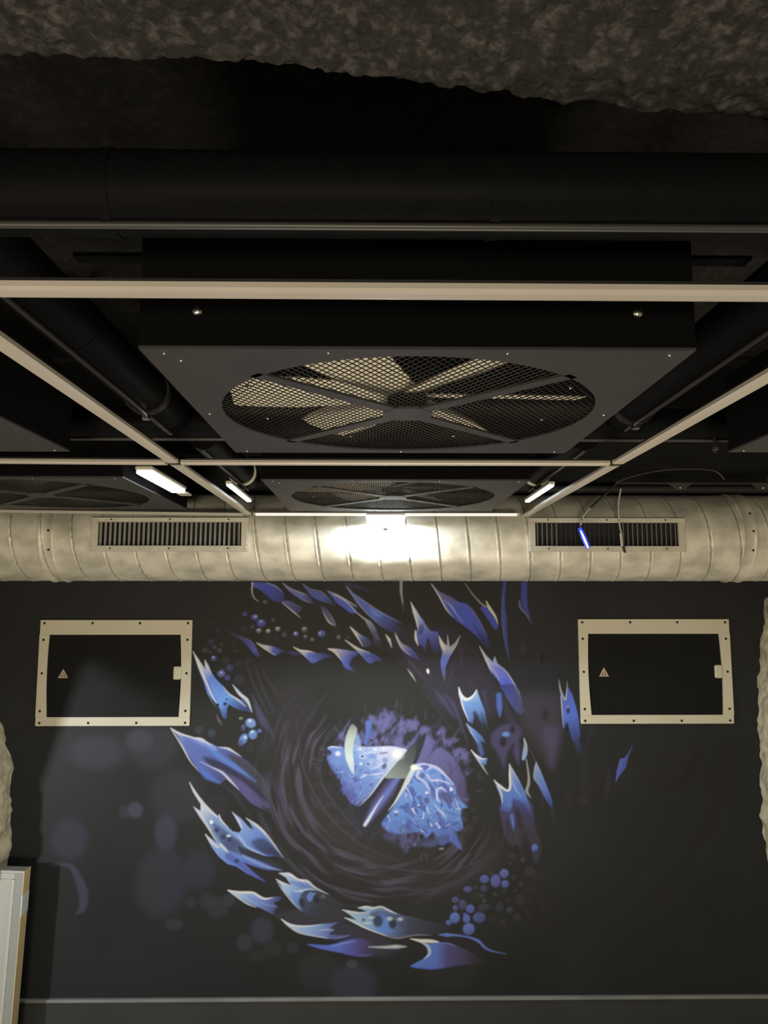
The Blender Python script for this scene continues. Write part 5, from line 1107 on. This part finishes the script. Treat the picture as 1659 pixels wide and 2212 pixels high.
MB().box(-.14, -.035, -.005, -.0005, zt_ - .032, zt_ - .0105, .001).build('rail', M_white, t)
MB().box(-.046, -.035, -.007, -.0005, 0, zt_ - .033, .001).build('moulding', M_cream, t)
MB().box(-.14, -.047, -.003, -.0005, 0, zt_ - .033).build('infill', M_white, t)
MB().box(-.003, .0, -.006, .050, 0, zt_ - .170).build('edge_band', M_band, t)
MB().box(-.003, .0, -.006, .050, zt_ - .090, zt_).build('edge_band', M_band, t)
MB().box(-.003, .001, -.0065, .051, zt_ - .1695, zt_ - .0905).build('white_tape', M_patch, t)

# ------------------------------------------------------------------ hanging cables and the small blue light piece
def bez(pts, n=8):
    a = smooth_open(np.array(pts, float).reshape(-1, 3)[:, :3], n) if False else None
    p = np.array(pts, float); q = np.vstack([p[:1] * 2 - p[1:2], p, p[-1:] * 2 - p[-2:-1]]); out = []
    for i in range(1, len(q) - 2):
        A, B, C, D = q[i - 1], q[i], q[i + 1], q[i + 2]
        for k in range(n):
            t = k / n; out.append(tuple(0.5 * ((2 * B) + (-A + C) * t + (2 * A - 5 * B + 4 * C - D) * t * t + (-A + 3 * B - 3 * C + D) * t ** 3)))
    out.append(tuple(q[-2])); return out
def at(px, py, y):
    r = ray(px, py); k = y / r[1]; return (r[0] * k, y, EYE + r[2] * k)
M_bluelens = mat('blue_lens', (0.05, 0.08, 0.5), .3, emit=((0.06, 0.10, 1.0), .5)); M_bluew = mat('blue_white_led', (0.6, 0.7, 0.9), .3, emit=((0.45, 0.62, 1.0), 3.5))
YC = 2.875
p0 = at(1345, 1032, YC)
t = empty('hanging_cable', p0, 'black cable curving down to a glowing blue light piece before the right grille', 'cable', 'loose cables hanging before the right grille')
rel = lambda P_: tuple(np.array(P_) - np.array(p0))
pts = [at(1345, 1032, YC), at(1318, 1058, YC - .01), at(1285, 1088, YC - .03), at(1262, 1112, YC - .04), at(1253, 1138, YC - .04)]
pl = bez([rel(q) for q in pts]); kk = int(len(pl) * .6)
MB().tube(pl[:kk + 1], .0042, 10).build('cable_body', M_cable, t)
MB().tube(pl[kk:], .0036, 10).build('bare_end', M_cablegrey, t)
q0, q1 = Vector(rel(at(1252, 1140, YC - .04))), Vector(rel(at(1271, 1184, YC - .04)))
d = (q1 - q0); s_ = MB(); s_.tube([q0, q0 + d * .5, q1], [.008, .011, .009], 6, smooth=False); s_.build('blue_light', M_bluelens, t)
ls_ = MB(); off = Vector((-.004, -.012, 0)); ls_.tube([q0 + d * .15 + off, q0 + d * .5 + off, q1 + off * .9], [.002, .0038, .0028], 6); ls_.build('led_strip', M_bluew, t)
p1 = at(1341, 1056, YC)
t = empty('hanging_cable', p1, 'pale grey cable hanging straight down before the right grille, black tip', 'cable', 'loose cables hanging before the right grille')
rel1 = lambda P_: tuple(np.array(P_) - np.array(p1))
MB().tube(bez([rel1(at(a, b_, YC)) for a, b_ in ((1341, 1056), (1336, 1090), (1338, 1130), (1342, 1152))]), .0032, 10).build('cable_body', M_cablegrey, t)
MB().tube([rel1(at(1341, 1152, YC)), rel1(at(1344, 1180, YC))], .0055, 10).build('pale_sleeve', M_tube, t)
MB().tube([rel1(at(1345, 1174, YC + .012)), rel1(at(1350, 1194, YC + .012))], .0052, 8).build('black_tip', M_conn, t)
# cable bundle along the dark beam at right
YB = 2.865
p2 = at(1330, 1042, YB); rel2 = lambda P_: tuple(np.array(P_) - np.array(p2))
t = empty('cable_loop', p2, 'thin black cable looping over the dark gap right of the tubes', 'cable')
MB().tube(bez([rel2(at(a, b_, YB)) for a, b_ in ((1330, 1042), (1370, 1028), (1430, 1016), (1500, 1013), (1545, 1018), (1565, 1035))]), .0030, 8).build('cable_body', M_pipe_grey, t)
t = empty('cable_tray', at(1500, 1044, 2.88), 'dark flat metal bar with brackets above the right grille', 'tray')
MB().box(-.30, .52, -.012, .012, -.004, .004, .001).build('bar', M_conn, t)
for x in (-.06, .26):
    MB().add([(x - .05, -.013, 0), (x + .05, -.013, 0), (x + .012, -.013, -.028), (x - .012, -.013, -.028), (x - .05, -.009, 0), (x + .05, -.009, 0), (x + .012, -.009, -.028), (x - .012, -.009, -.028)],
             [(0, 1, 2, 3), (4, 7, 6, 5), (0, 4, 5, 1), (1, 5, 6, 2), (2, 6, 7, 3), (3, 7, 4, 0)]).build('bracket', M_pipe_grey, t)
    MB().dome((x, -.013, -.018), (0, -1, 0), .005, .003, 8, 2).build('bolt', M_steel, t)
# hanging bolts of the right-hand boxes
for px_, py_, y_, r_, lab in ((1545, 972, 1.84, .008, 'bright steel bolt at right, in the dark right of the tubes'), (1583, 918, 1.81, .007, 'dull steel bolt left of the right edge fan box corner'), (1637, 891, 1.81, .006, 'dull steel bolt at the right edge, above the others')):
    P_ = at(px_, py_, y_); t = empty('threaded_bolt', P_, lab, 'bolt', 'steel bolts in the dark at right')
    ax_ = (0, 1, 0) if y_ < 1.82 else (0, 0, 1)
    MB().cyl((0, 0, 0), ax_, r_, .008, 6).build('nut', M_steel, t)
    if y_ < 1.82: MB().cyl((0, .006, 0), ax_, r_ * .5, .02, 10).build('shank', M_cable, t); continue
    MB().cyl((0, 0, -.006), (0, 0, 1), r_ * .5, max(.02, EYE + .44 - P_[2]), 10).build('rod', M_cable, t)
# hanging rods that carry the grid boxes (hidden mostly in the dark)
